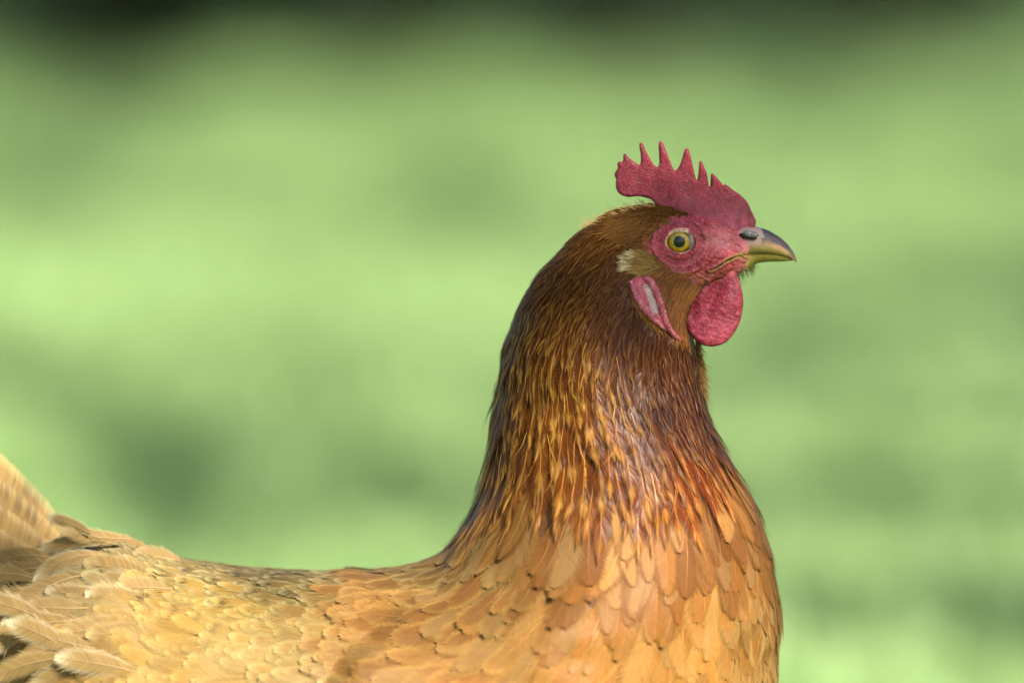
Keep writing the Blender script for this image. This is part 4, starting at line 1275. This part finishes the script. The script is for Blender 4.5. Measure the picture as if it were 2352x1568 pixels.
for _ in range(15):
    uu, vv = cr_.uniform(60, 330), cr_.uniform(1255, 1500)
    if vv < np.interp(uu, [60, 150, 330], [1250, 1240, 1275]): continue
    an = math.pi + cr_.gauss(-.15 if vv > 1350 else .25, .25); ll = cr_.uniform(140, 210)
    cush.append(((uu, vv), (uu + math.cos(an) * ll, vv - math.sin(an) * ll * .8), cr_.uniform(24, 38), cr_.uniform(-.1, .4), cr_.uniform(.2, .6)))
for i, (a, b, hw, bow, cr) in enumerate(cush):
    ya, yb = body_y(max(a[0], 20), max(a[1], 1262)), body_y(max(b[0], 20), max(b[1], 1275))
    pale = rng.random()
    e_ = (158, 136, 92) if pale < .7 else (176, 162, 128)
    co, tri, col = free_feather((a[0], ya - 4, a[1]), (b[0], min(max(yb, ya - 40), ya + 45) - 15 - 5 * (i % 3), b[1]), hw, 'body', 46, e_, (126, 102, 62), bow=bow * 1.5, curl=.13 * min(cr, .7), cup=.10, roll=rng.normal() * .10)
    BATCH.append(('back_plumage', co, tri, col, np.array([1e8]), M_BODY_F))

# ---- gather: the feathers that show largest are parts of their own, the rest stay one mass per region
LBL = {'neck_plumage': 'golden brown pointed neck feathers', 'breast_plumage': 'buff orange scalloped breast feathers', 'wing_plumage': 'buff feathers over the wing and shoulder',
       'back_plumage': 'pale buff back feathers flecked with dark', 'tail': 'tan tail feathers'}
ONE = {'neck_plumage': 'neck_feather', 'breast_plumage': 'breast_feather', 'wing_plumage': 'wing_feather', 'back_plumage': 'back_feather', 'tail': 'tail_feather'}
QUOTA = {'neck_plumage': 80, 'breast_plumage': 70, 'wing_plumage': 50, 'back_plumage': 85, 'tail': 15}
for part in LBL:
    bs = [b for b in BATCH if b[0] == part]
    allsc = np.concatenate([b[4] for b in bs])
    q = QUOTA[part]
    thr = np.sort(allsc)[::-1][min(q, len(allsc)) - 1] if len(allsc) else 0
    root = None
    cs, fs, cl, off = [], [], [], 0
    singles = []
    for _, co, tri, col, score, mat in bs:
        pick = (score >= thr) & (score > 0)
        for i in np.nonzero(pick)[0]:
            if len(singles) < q:
                singles.append((co[i], tri, col[i], mat))
            else:
                pick[i] = False
        rest = ~pick
        n_ = int(rest.sum())
        if n_:
            V = co.shape[1]
            cs.append(co[rest].reshape(-1, 3)); cl.append(col[rest].reshape(-1, 4))
            fs.append((tri[None] + (np.arange(n_) * V)[:, None, None]).reshape(-1, 3) + off)
            off += n_ * V
    if cs:
        root = link(part, mesh_from(part, H(np.concatenate(cs)), np.concatenate(fs), np.concatenate(cl), bs[0][5]), hen, kind='stuff', label=LBL[part])
    else:
        root = link(part, None, hen)
    for co, tri, col, mat in singles:
        c0 = H(co)
        me = mesh_from(ONE[part], c0 - c0[-1], tri, col, mat)
        o = link(ONE[part], me, root)
        o.location = c0[-1]

# ---- bristles and hair-like face feathers (thin ribbons)
def ribbons(P0, D, length, bend, width, c_root, c_tip):
    """P0 (N,3) roots, D (N,3) unit directions, bend (N,3) added at the tip"""
    N = len(P0)
    s = np.array([0, .35, .7, 1.0])
    view = np.array([0, 1.0, 0])
    side = np.cross(D, view); side /= np.linalg.norm(side, axis=1)[:, None] + 1e-6
    pts = P0[:, None] + D[:, None] * (length[:, None] * s)[..., None] + bend[:, None] * (s ** 2)[None, :, None] * length[:, None, None]
    wv = width[:, None] * np.array([.8, 1.0, .7, 0.05])
    a = pts - side[:, None] * wv[..., None] * .5; b = pts + side[:, None] * wv[..., None] * .5
    co = np.stack([a, b], 2).reshape(-1, 3)
    k = (np.arange(N) * 8)[:, None]
    tri = np.concatenate([np.concatenate([k + 2 * r, k + 2 * r + 1, k + 2 * r + 3, k + 2 * r + 2], 1) for r in range(3)])
    f = s[None, :, None]
    col = (c_root[:, None] * (1 - f) + c_tip[:, None] * f)
    col = np.repeat(col[:, :, None], 2, 2).reshape(-1, 3)
    return co, tri, col

def scatter_poly(poly, n_):
    poly = np.asarray(poly, float); lo, hi = poly.min(0), poly.max(0)
    out = np.zeros((0, 2))
    while len(out) < n_:
        p = lo + (hi - lo) * rng.random((n_ * 2, 2))
        out = np.concatenate([out, p[inpoly(p[:, 0], p[:, 1], poly)]])
    return out[:n_]

def hair_part(name, poly, n_, dirfn, L, width, c1_, c2_, lift=2.0, rise=.25, both=True, parent=hen, label=None, bend=(0, 0, .15)):
    p = scatter_poly(poly, n_)
    y = surf_y(p[:, 0], p[:, 1]) + 1.0
    P0 = np.stack([p[:, 0], y, p[:, 1]], -1)
    d = dirfn(p) + rng.normal(size=(n_, 2)) * .13
    D = np.stack([d[:, 0], np.full(n_, -rise) + rng.normal(size=n_) * .08, d[:, 1]], -1); D /= np.linalg.norm(D, axis=1)[:, None]
    ln = L * (.6 + .8 * rng.random(n_))
    br = (.7 + .6 * rng.random(n_))[:, None]
    bd = np.tile(np.array(bend, float), (n_, 1)) + rng.normal(size=(n_, 3)) * .06
    co, tri, col = ribbons(P0, D, ln, bd, width * (.7 + .6 * rng.random(n_)), lin(c1_) * br, lin(c2_) * br)
    if both:
        co2 = co * np.array([1, -1, 1])
        tri = np.concatenate([tri, tri + len(co)]); co = np.concatenate([co, co2]); col = np.concatenate([col, col])
    o = link(name, mesh_from(name, H(co), tri, col, M_HAIR), parent, kind='stuff')
    if label: o['label'] = label
    return o

CHEEK = c1([(500, 858), (560, 892), (640, 945), (720, 985), (790, 1020), (840, 1035), (830, 1050), (780, 1110), (735, 1170), (722, 1230), (725, 1290), (750, 1370), (720, 1390), (660, 1320), (610, 1230),
            (585, 1150), (560, 1070), (520, 1000), (470, 950), (440, 920)])
def cheek_dir(p):
    a = np.interp(p[:, 1], [590, 640, 700, 760], [2.75, 2.45, 2.0, 1.75])
    return np.stack([np.cos(a), np.sin(a)], -1)
hair_part('cheek_bristles', CHEEK, 3600, cheek_dir, 30, 1.9, (92, 52, 18), (146, 92, 36), rise=.22, label='fine brown hair-like cheek feathers')
TUFT = c1([(380, 850), (430, 815), (490, 812), (545, 850), (590, 910), (520, 935), (460, 935), (400, 915), (370, 880)])
def tuft_dir(p):
    c = np.array([1545, 602])
    d = p - c
    return d / np.linalg.norm(d, axis=1)[:, None]
hair_part('ear_tuft', TUFT, 620, tuft_dir, 30, 1.9, (80, 50, 22), (158, 126, 72), rise=.42, label='pale bristly ear tuft', bend=(-.1, .1, .1))
TUFT2 = c1([(360, 860), (400, 820), (450, 812), (420, 860), (395, 910), (365, 910)])
hair_part('ear_tuft', TUFT2, 330, tuft_dir, 27, 1.6, (120, 92, 50), (214, 202, 166), rise=.45, bend=(-.1, .1, .1))
CROWN = c1([(200, 590), (300, 545), (420, 525), (520, 510), (640, 520), (720, 545), (640, 575), (540, 610), (470, 680), (380, 720), (250, 700)])
hair_part('crown_bristles', CROWN, 1400, lambda p: np.tile(np.array([-.9, .25]), (len(p), 1)), 24, 1.8, (82, 50, 18), (112, 74, 30), rise=.3, label='short golden brown crown feathers')
BROW = c1([(740, 530), (790, 535), (850, 600), (900, 650), (880, 660), (830, 620), (760, 560)])
hair_part('brow_bristles', BROW, 46, lambda p: np.tile(np.array([.72, .62]), (len(p), 1)), 13, 3.0, (86, 46, 22), (58, 30, 18), rise=.12, label='dark brown bristles above the eye', bend=(0, 0, 0))
EDGE = c1([(470, 640), (520, 600), (600, 575), (700, 572), (660, 610), (560, 640), (510, 690), (485, 760), (510, 815), (580, 860), (680, 905), (800, 940), (860, 985), (800, 1020), (690, 985), (590, 930), (500, 870), (450, 810), (430, 740)])
hair_part('face_bristles', EDGE, 750, lambda p: np.stack([np.full(len(p), -.8), np.interp(p[:, 1], [490, 545, 620], [.1, .3, .7])], -1), 13, 1.5, (110, 62, 26), (150, 98, 46), rise=.2, label='tiny brown bristles round the bare face')
LOBE_EDGE = c1([(345, 950), (385, 1090), (440, 1175), (520, 1255), (590, 1310), (570, 1325), (490, 1270), (415, 1195), (362, 1110), (330, 980)])
hair_part('lobe_bristles', LOBE_EDGE, 260, lambda p: np.tile(np.array([.55, .85]), (len(p), 1)), 22, 1.6, (84, 50, 20), (140, 94, 42), rise=.55)
# chin hairs, and wisps where comb meets crown
def free_hairs(name, roots, d, L, width, c1_, c2_, spread=.25):
    n_ = len(roots)
    D = np.tile(np.array(d, float), (n_, 1)) + rng.normal(size=(n_, 3)) * spread; D /= np.linalg.norm(D, axis=1)[:, None]
    co, tri, col = ribbons(roots, D, L * (.5 + rng.random(n_)), rng.normal(size=(n_, 3)) * .12, np.full(n_, width), np.tile(lin(c1_), (n_, 1)), np.tile(lin(c2_), (n_, 1)))
    return link(name, mesh_from(name, H(co), tri, col, M_HAIR), hen, kind='stuff')
n_ = 60
uu = 1688 + 44 * rng.random(n_)
free_hairs('chin_bristles', np.stack([uu, rng.normal(size=n_) * 14, np.interp(uu, [1690, 1715, 1740], [634, 617, 604]) - 2], -1), (.35, 0, 1), 19, 1.1, (80, 70, 40), (60, 66, 30))
n_ = 160
uu = 1345 + 165 * rng.random(n_)
free_hairs('nape_bristles', np.stack([uu, rng.normal(size=n_) * 20, np.interp(uu, [1333, 1410, 1485, 1520], [532, 488, 470, 468]) + 2], -1), (-.9, 0, -.28), 24, 1.3, (150, 116, 60), (190, 164, 110), .22)
n_ = 240
uu, vv = 1600 + 16 * rng.random(n_), 770 + 130 * rng.random(n_)
free_hairs('throat_bristles', np.stack([np.interp(vv, [750, 815, 895, 960], [1596, 1604, 1612, 1630]) - 3, rng.normal(size=n_) * 30, vv], -1), (.55, 0, 1), 34, 1.8, (88, 58, 28), (120, 86, 44), .2)

# ---- legs (below the picture, so that the hen stands on the lawn)
for sd_ in (1, -1):
    x0 = 830.0
    y0 = -150.0 * sd_
    gv = 784 + ZC / K
    prt = [tube(np.array([(780, y0, 2060), (800, y0, 2180), (845, y0, 2290)]), [95, 60, 26], 14),
           tube(np.array([(845, y0, 2270), (835, y0, 2400), (822, y0, gv - 95), (815, y0, gv - 32)]), [26, 21, 21, 24], 12)]
    for ang, ln in ((0, 230), (.55, 185), (-.55, 190), (math.pi, 90)):
        dx, dy = math.cos(ang), math.sin(ang)
        prt.append(tube(np.array([(815, y0, gv - 30), (815 + dx * ln * .4, y0 + dy * ln * .4, gv - 24), (815 + dx * ln * .8, y0 + dy * ln * .8, gv - 16), (815 + dx * ln, y0 + dy * ln, gv - 4)]), [20, 15, 12, 3], 8))
    co, fs = merge(prt)
    n = vnoise(co / 12)[:, None]
    link('leg', mesh_from('leg', H(co), [f[:, ::-1] for f in fs], lin((178, 146, 70)) * (.8 + .4 * n), M_LEG), hen)
